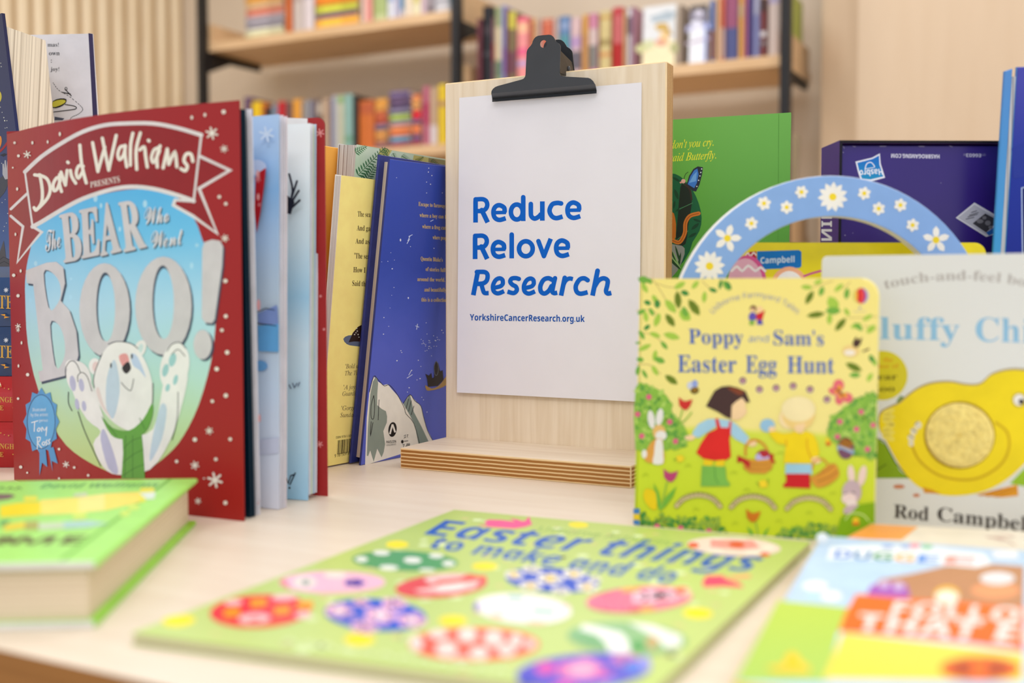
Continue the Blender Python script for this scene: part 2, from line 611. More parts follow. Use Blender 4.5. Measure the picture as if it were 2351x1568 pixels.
# fluted wood wall on the left, meeting the back wall in a corner
A = on_plane(428, 667, C0 + NX * WB, NX); A.z = 0
B = at_y(0, 667, 3.86); B.z = 0
dS = (B - A).normalized()
nS = Vector((dS.y, -dS.x, 0))
if nS.dot(-A) < 0:
    nS = -nS
mb = MB()
Lw = 3.0
mb.hexa([A - nS * .08 + Z * FZ, A + dS * Lw - nS * .08 + Z * FZ, A + dS * Lw + Z * FZ, A + Z * FZ, A - nS * .08 + Z * CZ, A + dS * Lw - nS * .08 + Z * CZ, A + dS * Lw + Z * CZ, A + Z * CZ], M_SLATBACK)
pitch, k = (B - A).length / 12.2, 0
while k * pitch < Lw - .1:
    c = A + dS * (pitch * (k + .55))
    hw, dp = pitch * .37, .017
    prof = [(-hw, 0)] + [(hw * -cos(pi * i / 8) * 1.0, dp * (.35 + .65 * sin(pi * i / 8))) for i in range(9)] + [(hw, 0)]
    for i in range(len(prof) - 1):
        (a0, b0), (a1, b1) = prof[i], prof[i + 1]
        mb.face([c + dS * a0 + nS * b0 + Z * FZ, c + dS * a1 + nS * b1 + Z * FZ, c + dS * a1 + nS * b1 + Z * CZ, c + dS * a0 + nS * b0 + Z * CZ], M_SLAT)
    k += 1
struct('wall_left', mb)
# pale wood panelling on the right
mb = MB()
a, b = at_y(1880, 667, 3.05), at_y(1962, 667, 2.93)
a.z = b.z = 0
c = b + EX * 1.6
for p, q in ((a, b), (b, c)):
    mb.hexa([p + Z * FZ, q + Z * FZ, q + NX * .05 + Z * FZ, p + NX * .05 + Z * FZ, p + Z * CZ, q + Z * CZ, q + NX * .05 + Z * CZ, p + NX * .05 + Z * CZ], M_PANEL)
struct('wall_right', mb)

# ================================================================== BOOKCASE
bk = thing('bookcase', 'tall open wooden bookcase with thin black metal posts against the beige back wall', 'bookcase', bc(0, 0, FZ))
POST = [bc_at(x, 400)[0] for x in (477, 1056, 1805)]
PW = .013
for s in POST:
    mb = MB(); block(mb, s - PW, s + PW, -.032, -.002, FZ, CZ - .01, M_BLACK); mb.build('post', bk)
SH = {}
def shelf(key, bay, px, py, th=.03):
    z = bc_at(px, py)[1]
    s0, s1 = POST[bay] + .004, POST[bay + 1] - .004
    mb = MB(); block(mb, s0, s1, 0, .30, z - th, z, M_SHELF); sh = mb.build('shelf', bk)
    for s, sg in ((s0, 1), (s1, -1)):
        mb = MB()
        lo, hi = sorted((s, s + sg * .018))
        block(mb, lo, hi, .004, .28, z, z + .065, M_SHELF)
        mb.build('end_lip', sh)
        mb = MB()
        pr = [(0, 0), (.27, 0), (.27, -.022), (.11, -.026), (.0, -.072), (-.002, -.072)]
        lo, hi = sorted((s, s + sg * .012))
        a = [bc(lo, w, z - th + d) for w, d in pr]
        b = [bc(hi, w, z - th + d) for w, d in pr]
        mb.face(a, M_BLACK); mb.face(b[::-1], M_BLACK)
        for i in range(len(pr)):
            j = (i + 1) % len(pr)
            mb.face([a[i], b[i], b[j], a[j]], M_BLACK)
        mb.build('bracket', sh)
    SH[key] = z
shelf('A', 0, 800, 55)
shelf('B', 1, 1790, 125)
shelf('D', 0, 1000, 331)
shelf('E', 1, 1790, 532)

ORD = 'first second third fourth fifth sixth seventh eighth ninth tenth eleventh twelfth thirteenth fourteenth fifteenth sixteenth seventeenth eighteenth nineteenth twentieth'.split()
for t in ('twenty', 'thirty'):
    ORD += [t + '-' + ORD[i] for i in range(9)] + ['thirtieth' if t == 'twenty' else 'fortieth']
M_PAPER = ink((226, 214, 192), .8, .1, .06, 200)
LAST = [-9]
def spine_book(x0, x1, yt, z, col, bands, label, group, lean=0., w0=.012, depth=.125, name='book', smin=-9):
    """Book standing on a shelf, spine out: x0-x1 and yt read off the photograph at the spine."""
    xm = (x0 + x1) / 2
    sa, sb_ = bc_at(x0, 100, w0)[0], bc_at(x1, 100, w0)[0]
    sa = max(sa, smin)
    zt = bc_at(xm, yt, w0)[1]
    mb = MB()
    m = ink(col, .4, .4)
    LAST[0] = sb_
    g = min(.0008, (sb_ - sa) * .06)
    r = min(.004, (sb_ - sa) * .25)
    sa, sb_ = sa + g, sb_ - g
    L = lean
    # rounded spine: five facets, boards behind it, paper block between the boards
    prof = [(sa, r), (sa + (sb_ - sa) * .2, r * .25), (sa + (sb_ - sa) * .5, 0), (sa + (sb_ - sa) * .8, r * .25), (sb_, r)]
    for i in range(4):
        (s_0, d_0), (s_1, d_1) = prof[i], prof[i + 1]
        mb.face([bc(s_0, w0 + d_0, z), bc(s_1, w0 + d_1, z), bc(s_1 + L * (zt - z), w0 + d_1, zt), bc(s_0 + L * (zt - z), w0 + d_0, zt)], m)
    t = min(.0015, (sb_ - sa) * .15)
    block(mb, sa, sa + t, w0 + r, w0 + depth, z, zt, m, lean=L)
    block(mb, sb_ - t, sb_, w0 + r, w0 + depth, z, zt, m, lean=L)
    block(mb, sa + t, sb_ - t, w0 + r, w0 + depth - .003, z + .001, zt - .002, M_PAPER, lean=L)
    for y0, y1, c in bands:
        za, zb = bc_at(xm, max(y0, y1), w0)[1], bc_at(xm, min(y0, y1), w0)[1]
        za, zb = max(za, z + .001), min(zb, zt)
        if zb - za < .002:
            continue
        mm = ink(c, .4, .4)
        for i in range(4):
            (s_0, d_0), (s_1, d_1) = prof[i], prof[i + 1]
            mb.face([bc(s_0 + L * (za - z), w0 + d_0 - .0004, za), bc(s_1 + L * (za - z), w0 + d_1 - .0004, za),
                     bc(s_1 + L * (zb - z), w0 + d_1 - .0004, zb), bc(s_0 + L * (zb - z), w0 + d_0 - .0004, zb)], mm)
    o = mb.build(name, loc=bc((sa + sb_) / 2, w0, z))
    return tag(o, label, 'book', group)
def flat_book(x0, x1, ya, yb, z0, z1, col, label, group, w0=.012, depth=.13, bands=()):
    """Book lying flat in a pile, spine out, between heights z0 and z1."""
    sa, sb_ = bc_at(x0, 100, w0)[0], bc_at(x1, 100, w0)[0]
    mb = MB()
    m = ink(col, .4, .4)
    t = min(.0015, (z1 - z0) * .2)
    r = min(.003, (z1 - z0) * .25)
    prof = [(z0, r), (z0 + (z1 - z0) * .25, 0), (z0 + (z1 - z0) * .75, 0), (z1, r)]
    for i in range(3):
        (a, d0), (b, d1) = prof[i], prof[i + 1]
        mb.face([bc(sa, w0 + d0, a), bc(sb_, w0 + d0, a), bc(sb_, w0 + d1, b), bc(sa, w0 + d1, b)], m)
    block(mb, sa, sb_, w0 + r, w0 + depth, z0, z0 + t, m)
    block(mb, sa, sb_, w0 + r, w0 + depth, z1 - t, z1 - .0002, m)
    block(mb, sa + .002, sb_ - .002, w0 + r, w0 + depth - .003, z0 + t, z1 - t, M_PAPER)
    for a, b, c in bands:
        p, q = sa + (sb_ - sa) * a, sa + (sb_ - sa) * b
        mb.face([bc(p, w0 - .0004, z0 + (z1 - z0) * .2), bc(q, w0 - .0004, z0 + (z1 - z0) * .2), bc(q, w0 - .0004, z0 + (z1 - z0) * .8), bc(p, w0 - .0004, z0 + (z1 - z0) * .8)], ink(c))
    return tag(mb.build('book', loc=bc((sa + sb_) / 2, w0, z0)), label, 'book', group)
def row(key, where, group, items):
    """Spine-out books of one shelf, in order from the left."""
    LAST[0] = -9
    for i, it in enumerate(items):
        x0, x1, yt, col, nm = it[:5]
        bands = it[5] if len(it) > 5 else ()
        lean = it[6] if len(it) > 6 else 0.
        spine_book(x0, x1, yt, SH[key] + .0004, col, bands, '%s, %s from left %s' % (nm, ORD[i], where), group, lean, w0=.012 + .004 * ((i * 7) % 3), smin=LAST[0] + .0002)
row('B', 'above the clipboard', 'books on the shelf above the clipboard', [
    (1094, 1103, 42, (112, 55, 64), 'thin maroon book spine'),
    (1107, 1128, 14, (24, 22, 28), 'thick black book spine', [(60, 80, (60, 50, 55)), (120, 128, (70, 65, 70))]),
    (1128, 1135, 40, (150, 98, 108), 'thin mauve book spine', [(100, 140, (170, 40, 60))]),
    (1135, 1150, 16, (150, 160, 118), 'green book spine with cream label', [(62, 138, (212, 196, 160)), (140, 178, (104, 128, 100))]),
    (1150, 1159, 12, (146, 150, 200), 'pale violet book spine', [(110, 170, (140, 110, 180))]),
    (1159, 1166, 20, (128, 66, 80), 'thin plum book spine'),
    (1166, 1183, 24, (125, 108, 74), 'olive book spine with yellow top', [(26, 66, (205, 192, 74)), (118, 170, (112, 66, 78))]),
    (1186, 1211, 38, (236, 148, 146), 'thick pink book spine', [(40, 50, (230, 90, 122)), (52, 75, (248, 190, 150)), (110, 128, (232, 100, 140)), (140, 152, (190, 160, 205))]),
    (1212, 1220, 40, (192, 88, 76), 'thin brick red book spine'),
    (1220, 1231, 42, (214, 168, 116), 'tan striped book spine', [(60, 66, (190, 120, 80)), (76, 82, (190, 120, 80)), (92, 98, (190, 120, 80))]),
    (1232, 1241, 42, (188, 168, 158), 'thin greige book spine'),
    (1242, 1269, 43, (204, 104, 74), 'wide terracotta book spine', [(48, 52, (225, 150, 120))]),
    (1270, 1281, 40, (194, 174, 164), 'pale greige book spine'),
    (1282, 1307, 37, (98, 130, 172), 'blue book spine fading to teal', [(52, 66, (140, 160, 195)), (80, 190, (84, 144, 154))]),
    (1308, 1333, 40, (212, 182, 182), 'wide pale pink book spine', [(84, 110, (182, 150, 190)), (118, 160, (104, 98, 108))]),
    (1336, 1348, 33, (220, 166, 84), 'orange tan book spine', [(80, 160, (205, 150, 90))]),
    (1350, 1371, 31, (200, 130, 155), 'mauve book spine with grey foot', [(66, 104, (208, 186, 180)), (104, 158, (128, 124, 118))]),
    (1375, 1402, 25, (210, 192, 132), 'wide sandy book spine', [(36, 44, (200, 160, 90)), (90, 104, (160, 140, 84)), (120, 130, (210, 150, 90))]),
    (1405, 1429, 16, (196, 98, 98), 'red book spine with scarlet lower half', [(18, 34, (190, 60, 66)), (100, 156, (176, 26, 24))]),
    (1430, 1437, 22, (208, 164, 112), 'thin tan book spine'),
    (1438, 1450, 18, (120, 106, 120), 'grey book spine with white top', [(20, 38, (222, 222, 226)), (80, 160, (200, 196, 200))]),
    (1451, 1455, 14, (176, 122, 146), 'thin dusky pink book spine')])
row('B', 'right of the face-out books', 'spine-out books right of the face-out books', [
    (1629, 1640, 0, (66, 104, 168), 'blue book spine with maroon foot', [(70, 136, (106, 46, 58))]),
    (1641, 1652, -6, (212, 172, 126), 'tan book spine'),
    (1653, 1664, -8, (212, 104, 78), 'coral book spine with pale foot', [(64, 134, (206, 172, 158))]),
    (1665, 1693, -12, (78, 84, 132), 'wide navy book spine with pink patch', [(-10, 64, (150, 80, 110))]),
    (1694, 1707, -8, (216, 160, 78), 'amber book spine', [(10, 40, (200, 170, 120))]),
    (1708, 1716, -10, (176, 94, 136), 'thin magenta book spine'),
    (1717, 1728, -12, (76, 68, 122), 'indigo book spine'),
    (1729, 1742, -9, (138, 142, 186), 'lavender blue book spine', [(-6, 34, (176, 176, 200))]),
    (1744, 1759, -6, (124, 62, 62), 'dark red book spine with pale dots', [(-4, 26, (80, 58, 54)), (72, 84, (225, 220, 220)), (94, 104, (140, 130, 130))]),
    (1763, 1788, -10, (206, 188, 178), 'wide pale greige book spine', [(-8, 8, (170, 160, 190))])])
row('A', 'on the highest shelf', 'upright books on the highest shelf', [
    (656, 666, -30, (222, 110, 40), 'orange book spine'),
    (671, 694, -40, (202, 188, 178), 'grey white book spine', [(-10, 4, (180, 160, 150))]),
    (695, 719, -36, (224, 212, 212), 'wide white book spine', [(-20, -4, (190, 180, 185))]),
    (829, 838, -40, (236, 206, 190), 'thin peach book spine'),
    (839, 852, -36, (236, 156, 146), 'salmon pink book spine'),
    (856, 888, -44, (196, 206, 150), 'wide pale green book spine', [(-20, 32, (170, 186, 120))]),
    (889, 905, -20, (222, 224, 232), 'white book spine with blue tinge', [(-10, 2, (150, 170, 210))]),
    (906, 916, -26, (196, 190, 210), 'thin lilac book spine'),
    (917, 927, -28, (214, 210, 214), 'white book spine with blue top half', [(-26, 22, (84, 152, 190))]),
    (928, 945, -34, (236, 220, 196), 'cream book spine'),
    (946, 964, -30, (238, 230, 190), 'pale yellow book spine', [(-8, 6, (220, 205, 120))]),
    (965, 978, -34, (222, 196, 206), 'pale pink book spine'),
    (980, 996, -30, (140, 128, 132), 'grey book spine', [(0, 8, (190, 180, 185))]),
    (997, 1030, -32, (222, 220, 222), 'wide white book with grey bars', [(-4, 3, (160, 160, 170)), (9, 14, (190, 190, 196))]),
    (1031, 1043, -36, (100, 168, 186), 'teal book spine', [(8, 30, (222, 222, 224))])])
row('D', 'on the lower shelf', 'upright books on the lower shelf', [
    (557, 572, 223, (98, 68, 104), 'purple book spine'),
    (574, 596, 233, (236, 196, 24), 'yellow book spine'),
    (597, 604, 236, (222, 120, 44), 'thin orange book spine'),
    (605, 618, 246, (40, 32, 34), 'black book spine'),
    (619, 633, 240, (128, 140, 156), 'slate blue book spine'),
    (634, 652, 233, (200, 30, 38), 'bright red book spine'),
    (653, 667, 234, (112, 84, 80), 'brown book spine'),
    (668, 687, 228, (230, 160, 58), 'amber orange book spine'),
    (689, 700, 232, (160, 152, 142), 'thin grey book spine'),
    (701, 711, 230, (150, 150, 158), 'thin silver grey book spine'),
    (712, 722, 229, (112, 100, 112), 'dusky violet book spine'),
    (723, 738, 226, (124, 104, 92), 'brown and cream book spine', [(236, 262, (196, 180, 160))]),
    (739, 752, 226, (198, 168, 138), 'tan book spine'),
    (753, 758, 226, (92, 80, 100), 'very thin dark violet book spine'),
    (759, 770, 220, (192, 192, 204), 'pale lilac book spine'),
    (771, 786, 218, (196, 196, 170), 'pale sage book spine', [(222, 236, (140, 180, 110))]),
    (787, 806, 216, (142, 182, 172), 'sea green book spine', [(312, 326, (110, 160, 130))]),
    (808, 817, 218, (52, 44, 40), 'thin near-black book spine'),
    (822, 857, 230, (204, 108, 44), 'wide rust orange book spine', [(236, 262, (186, 92, 52))]),
    (969, 983, 198, (194, 106, 128), 'dusty rose book spine', [(236, 284, (190, 60, 100))]),
    (985, 1002, 200, (200, 170, 140), 'beige book spine', [(288, 330, (226, 214, 214))]),
    (1005, 1024, 193, (240, 206, 44), 'bright yellow book spine', [(232, 244, (196, 150, 110))])])
def pile(key, x0, x1, where, group, items):
    """Books lying flat, from the bottom up: (thickness px, colour, name)."""
    k = bc_at((x0 + x1) / 2, 0)[1] - bc_at((x0 + x1) / 2, 100)[1]
    z = SH[key] + .0004
    for i, (t, c, nm) in enumerate(items):
        h = t * k / 100
        j = (i * 5 % 3)
        flat_book(x0 + j, x1 - (i * 3 % 4), 0, 0, z, z + h, c, '%s, %s from bottom, %s' % (nm, ORD[i], where), group, w0=.012 + .003 * j, bands=[(.15, .6, tuple(min(255, int(v * 1.12) + 8) for v in c))])
        z += h
pile('A', 564, 652, 'left pile on highest shelf', 'left flat pile on the highest shelf', [
    (13, (208, 204, 160), 'pale olive book lying flat'), (9, (222, 216, 190), 'cream book lying flat'), (13, (152, 148, 158), 'grey book lying flat'),
    (14, (164, 158, 166), 'silver book lying flat'), (19, (204, 124, 102), 'salmon book lying flat'), (14, (214, 178, 132), 'tan book lying flat'), (14, (214, 150, 50), 'mustard book lying flat')])
pile('A', 725, 824, 'right pile on highest shelf', 'right flat pile on the highest shelf', [
    (22, (244, 178, 64), 'amber book lying flat'), (13, (112, 78, 118), 'purple book lying flat'), (19, (198, 200, 70), 'lime book lying flat'), (20, (230, 130, 40), 'orange book lying flat'), (14, (226, 150, 60), 'light orange book lying flat')])
pile('D', 860, 891, 'narrow pile on lower shelf', 'narrow flat pile on the lower shelf', [
    (14, (128, 84, 92), 'dark plum book lying flat'), (13, (196, 136, 82), 'ochre book lying flat'), (16, (214, 150, 80), 'light rust book lying flat'), (14, (112, 98, 120), 'grey violet book lying flat'), (14, (180, 84, 62), 'brick book lying flat'), (16, (196, 100, 66), 'red ochre book lying flat'), (14, (206, 146, 72), 'honey book lying flat'), (16, (214, 150, 64), 'golden book lying flat')])
pile('D', 893, 943, 'middle pile on lower shelf', 'middle flat pile on the lower shelf', [
    (12, (148, 62, 76), 'maroon book lying flat'), (15, (96, 150, 176), 'sky blue book lying flat'), (14, (228, 124, 74), 'coral orange book lying flat'), (10, (222, 140, 90), 'peach orange book lying flat'), (12, (136, 128, 150), 'slate book lying flat'), (15, (164, 188, 92), 'lime green book lying flat'), (12, (122, 116, 140), 'grey blue book lying flat'), (14, (92, 74, 104), 'dark violet book lying flat'), (14, (106, 84, 116), 'violet book lying flat'), (13, (112, 96, 134), 'soft indigo book lying flat')])
pile('D', 945, 967, 'right pile on lower shelf', 'right flat pile on the lower shelf', [
    (13, (150, 56, 70), 'wine red book lying flat'), (15, (112, 84, 128), 'purple grey book lying flat'), (24, (220, 120, 72), 'burnt orange book lying flat'), (10, (106, 90, 128), 'dim violet book lying flat'), (22, (212, 34, 52), 'scarlet book lying flat'), (12, (222, 160, 100), 'apricot book lying flat'), (14, (214, 150, 84), 'caramel book lying flat'), (10, (220, 120, 70), 'tangerine book lying flat')])
# two books shown face out on the shelf above the clipboard
def face_out(x0, x1, yt, z, w0, th, label, art):
    sa, sb_ = bc_at(x0, 100, w0)[0], bc_at(x1, 100, w0)[0]
    zt = bc_at((x0 + x1) / 2, yt, w0)[1]
    fr = upright(bc(sa, w0, z), (EX.x, EX.y), 4)
    t = thing('book', label, 'book', bc((sa + sb_) / 2, w0, z), 'face-out books on the shelf above the clipboard')
    mb = MB()
    w, h = sb_ - sa, zt - z
    prism(mb, fr, [(0, 0), (w, 0), (w, h), (0, h)], -.002, 0, ink((226, 228, 228)))
    art(Art(mb, fr, 2e-5, 3e-5), fr, w, h)
    mb.build('front_cover', t)
    mb = MB()
    prism(mb, fr, [(.002, .002), (w - .003, .002), (w - .003, h - .002), (.002, h - .002)], -th, -.002, M_PAPER)
    mb.build('page_block', t)
def art_child(a, fr, w, h):
    a.rect(0, 0, w, h * .42, (244, 232, 190))
    a.rect(0, h * .30, w * .35, h * .46, (214, 216, 170))
    a.poly([(1490, 40), (1535, 24), (1556, 30), (1540, 46), (1500, 52)], (176, 190, 198))
    a.ell(1525, 88, 12, 16, (240, 205, 150))
    a.ell(1520, 62, 16, 10, (206, 172, 96))
    a.poly([(1534, 62), (1545, 80), (1530, 82), (1528, 66)], (196, 160, 84))
    a.ell(1517, 98, 14, 8, (226, 168, 140))
    a.ell(1472, 112, 14, 10, (205, 205, 150)); a.ell(1548, 110, 10, 12, (180, 180, 130))
def art_snow(a, fr, w, h):
    a.rect(0, 0, w, h, (238, 240, 246))
    a.rect(0, h * .62, w, h, (140, 136, 150))
    a.rect(0, h * .9, w, h, (100, 92, 88))
    a.poly([(1575, 75), (1600, 62), (1630, 66), (1630, 52), (1575, 60)], (184, 184, 214))
    a.ell(1604, 30, 8, 7, (224, 220, 236)); a.ell(1600, 55, 14, 9, (226, 226, 240))
    a.poly([(1575, 98), (1630, 84), (1630, 90), (1575, 104)], (196, 184, 200))
    a.rect(w * .9, 0, w, h * .7, (120, 150, 226))
face_out(1474, 1549, 10, SH['B'] + .0004, .014, .02, 'white picture book with a small figure, shown face out above the clipboard', art_child)
face_out(1581, 1621, 9, SH['B'] + .0004, .014, .03, 'glossy white and grey book shown face out beside the white picture book', art_snow)
spine_book(1558, 1568, 12, SH['B'] + .0004, (128, 112, 98), (), 'thin grey brown book spine between the two face-out books', None)
# books seen in the gap right of the third post, at the far end of the two right-hand shelves
s1 = POST[2] - .026
mb = MB(); block(mb, s1 - .02, s1, .16, .29, SH['B'] + .0005, SH['B'] + .20, ink((196, 206, 90)), [None, None, None, None, M_PAPER, None])
tag(mb.build('book', loc=bc(s1, .16, SH['B'])), 'lime green book just right of the third black post', 'book')
mb = MB()
z0, zt = SH['E'] + .0005, bc_at(1832, 300, .14)[1]
mb.hexa([bc(s1 - .03, .14, z0), bc(s1 - .012, .14, z0), bc(s1 - .012, .27, z0), bc(s1 - .03, .27, z0), bc(s1 - .034, .14, zt), bc(s1, .14, zt), bc(s1, .27, zt), bc(s1 - .034, .27, zt)], ink((240, 226, 190)))
tag(mb.build('folder', loc=bc(s1, .14, z0)), 'cream card folder standing between the green book and the wood panel', 'folder')
# ================================================================== TABLE
M_TABLE = wood('table_maple', (240, 226, 206), (230, 212, 190), rot=-ALPHA, stretch=(1.2, 9, 1), scale=7, rough=.38, contrast=(.3, .85))
M_TEDGE = wood('table_edge', (168, 116, 60), (140, 92, 42), rot=-ALPHA, stretch=(1, 20, 30), scale=8, rough=.5)
wf = (on_z(0, 1494).dot(NX) + on_z(299, 1556).dot(NX)) / 2
tw = lambda s, w, z: EX * s + NX * w + Z * z
tb = thing('display_table', 'pale maple display table under all the books, with a brown front edge', 'table', tw(-.2, .75, FZ))
mb = MB()
block(mb, -1.25, .8, wf, wf + .95, -.032, 0, M_TABLE, [None, None, M_TEDGE, M_TEDGE, M_TEDGE, M_TEDGE], fn=tw)
mb.build('table_top', tb)
for s in (-1.2, .69):
    for w in (wf + .05, wf + .84):
        mb = MB(); block(mb, s, s + .06, w, w + .06, FZ, -.032, M_TABLE, fn=tw); mb.build('leg', tb)

# ================================================================== WOODEN SIGN STAND, PAPER, CLIP
P0 = on_z(919, 1074.6)
P0.z = 0
sg = lambda s, w, z: P0 + EX * s + NX * w + Z * z
SL, SD, ST, SHT, BT = .2218, .080, .0185, .357, .018
M_MAPLE_V = wood('maple_board', (244, 228, 202), (226, 205, 172), rot=-ALPHA, stretch=(16, 16, .9), scale=9, rough=.5, contrast=(.36, .8))
M_MAPLE_H = wood('maple_ledge', (244, 227, 202), (230, 208, 180), rot=-ALPHA, stretch=(1, 14, 14), scale=9, rough=.5)
M_PLY_H = plies('ply_edge_ledge', (0, 0, 1), ST / 5.6, (236, 204, 150), (166, 112, 52), origin=.0005)
M_PLY_V = plies('ply_edge_board', (NX.x, NX.y, 0), BT / 5.6, (236, 204, 150), (166, 112, 52), origin=SD + .0005)
M_VENEER = ink((244, 216, 168), .5, .3)
st = thing('display_stand', 'upright pale plywood board on a ledge foot, holding the white notice', 'display stand', P0)
def bev_box(mb, s0, s1, w0, w1, z0, z1, pick, bev=.0012):
    bm = bmesh.new()
    bmesh.ops.create_cube(bm, size=1)
    for v in bm.verts:
        v.co = Vector((s0 + (v.co.x + .5) * (s1 - s0), w0 + (v.co.y + .5) * (w1 - w0), z0 + (v.co.z + .5) * (z1 - z0)))
    bmesh.ops.bevel(bm, geom=bm.edges[:], offset=bev, segments=2, profile=.5, affect='EDGES')
    mb.bm(bm, lambda c: sg(c.x, c.y, c.z), pick)
    bm.free()
def pick_ledge(f):
    n = f.normal
    if n.z > .9: return M_MAPLE_H
    if abs(n.y) > .95 or abs(n.x) > .95: return M_PLY_H
    return M_VENEER
def pick_board(f):
    n = f.normal
    if abs(n.y) > .95: return M_MAPLE_V
    if abs(n.x) > .95: return M_PLY_V
    if n.z > .95: return M_VENEER
    return M_VENEER
mb = MB(); bev_box(mb, 0, SL, 0, SD, 0, ST, pick_ledge, .0009); mb.build('ledge', st)
mb = MB(); bev_box(mb, 0, SL, SD, SD + BT, 0, SHT, pick_board, .0013); mb.build('back_board', st)
BF = Frame(sg(0, SD, 0), EX, Z, -NX)                       # front of the board
def bpt(px, py, d):
    return on_plane(px, py, BF.O + BF.N * d, BF.N)

# paper: hangs from the clip, its foot a few millimetres off the board
pTL, pTR = bpt(1054.5, 224.5, .0010), bpt(1473, 189.2, .0010)
pBL, pBR = bpt(1049, 901, .0045), bpt(1467.3, 922.6, .0045)
Up = (pTR - pTL).normalized()
Vp = (pTL - pBL).normalized()
PF = Frame(pBL, Up, Vp, Up.cross(Vp))
PF.V = (Vp - PF.U * Vp.dot(PF.U)).normalized(); PF.N = PF.U.cross(PF.V)
M_SHEET = ink((238, 236, 240), .55, .25, .012, 25)
mb = MB()
ol = [PF.uv(1049, 901), PF.uv(1467.3, 922.6), PF.uv(1473, 189.2), PF.uv(1054.5, 224.5)]
prism(mb, PF, ol, -.0003, 0, M_SHEET)
a = Art(mb, PF, 3e-5, 3e-5)
BLUE = ink((0, 100, 204), .5, .2, .02)
def cr(pts): return [(1080 + x / 4.1275, 400 + y / 4.1275) for x, y in pts]
def word(strokes):
    for s in strokes:
        pts, w = cr(s[0]), s[1] / 4.1275
        a._put(a.strokepolys(pts, w, s[2] if len(s) > 2 else 8, s[4] if len(s) > 4 else False, s[3] if len(s) > 3 else 'bb'), BLUE)
def R_(dx, dy):
    m = lambda p: [(x + dx, y + dy) for x, y in p]
    return [(m([(49, 255), (49, 458)]), 45, 0, 'rb'), (m([(49, 238), (75, 237), (118, 237), (148, 253), (160, 287), (150, 322), (118, 346), (60, 349)]), 43, 6, 'rb'),
            (m([(108, 340), (164, 457)]), 46, 0, 'rb')]
def e_(dx, dy, k=1.0):
    m = lambda p: [(272 + (x - 272) * k + dx, 362 + (y - 362) * k + dy) for x, y in p]
    return [(m([(338, 362), (215, 364)]), 34, 0, 'bb'), (m([(325, 352), (318, 315), (272, 293), (232, 314), (218, 362), (232, 412), (275, 433), (335, 417)]), 44, 7, 'rb')]
def ring(cx, cy, rx, ry, w=44):
    return (Art.ellpts(cx, cy, rx, ry, 0, 30), w, 0, 'rr', True)
word(R_(0, 0)); word(e_(0, 0))
word([ring(440, 358, 56, 71), ([(501, 218), (501, 444)], 44, 0, 'rb')])
word([([(573, 282), (573, 355), (578, 398), (608, 420), (645, 404), (672, 375)], 44, 6, 'rb'), ([(682, 257), (682, 440)], 45, 0, 'bb')])
word([([(860, 277), (822, 272), (775, 287), (750, 345), (773, 398), (815, 416), (874, 401)], 44, 7, 'rb')])
word(e_(704, -22, 1.04))
word(R_(-4, 346)); word(e_(-5, 349))
word([([(392, 572), (392, 797)], 44, 0, 'rb')])
word([ring(526, 706, 65, 71)])
word([([(645, 634), (697, 776)], 43, 0, 'rr'), ([(697, 776), (762, 611)], 43, 0, 'rb')])
word(e_(597, 338, 1.04))
word([([(68, 940), (28, 1146)], 45, 0, 'rb'), ([(62, 926), (130, 926), (158, 942), (164, 975), (152, 1012), (120, 1034), (58, 1040)], 43, 6, 'rb'), ([(104, 1036), (118, 1090), (134, 1124), (174, 1126)], 42, 5, 'rb')])
def ei(dx, dy):
    m = lambda p: [(x + dx, y + dy) for x, y in p]
    return [(m([(226, 1076), (284, 1062), (306, 1042)]), 40, 5, 'br'), (m([(309, 1034), (304, 1000), (276, 986), (240, 1004), (215, 1055), (222, 1108), (262, 1129), (320, 1108)]), 41, 7, 'rb')]
word(ei(0, 0))
word([([(460, 992), (428, 984), (392, 990), (378, 1018), (398, 1046), (432, 1066), (440, 1100), (410, 1126), (352, 1112)], 42, 7, 'rb')])
word(ei(293, 2))
word([([(775, 1000), (738, 985), (694, 1002), (664, 1060), (670, 1112), (704, 1130), (744, 1104), (770, 1060)], 43, 7, 'rr'), ([(803, 985), (778, 1100), (792, 1126), (824, 1122)], 42, 5, 'rb')])
word([([(895, 982), (860, 1150)], 44, 0, 'rb'), ([(882, 1050), (904, 1008), (938, 988), (972, 994)], 40, 6, 'bb')])
word([([(1112, 1004), (1078, 986), (1034, 1000), (1000, 1058), (1008, 1112), (1046, 1132), (1112, 1118)], 43, 7, 'rb')])
word([([(1206, 915), (1158, 1150)], 45, 0, 'rb'), ([(1180, 1062), (1215, 1008), (1262, 986), (1300, 1006), (1298, 1052), (1286, 1105), (1302, 1130), (1336, 1124)], 43, 7, 'rb')])
a.text('YorkshireCancerResearch.org.uk', 'sb', (1079, 735.5), (1342.5, 739), (1079, 721), (1342.5, 724.5), ink((12, 84, 176), .5, .2, .02))
o = mb.build('paper_notice', loc=(pTL + pTR) / 2)
tag(o, 'white paper notice with large blue words, clipped to the wooden board', 'paper sign')

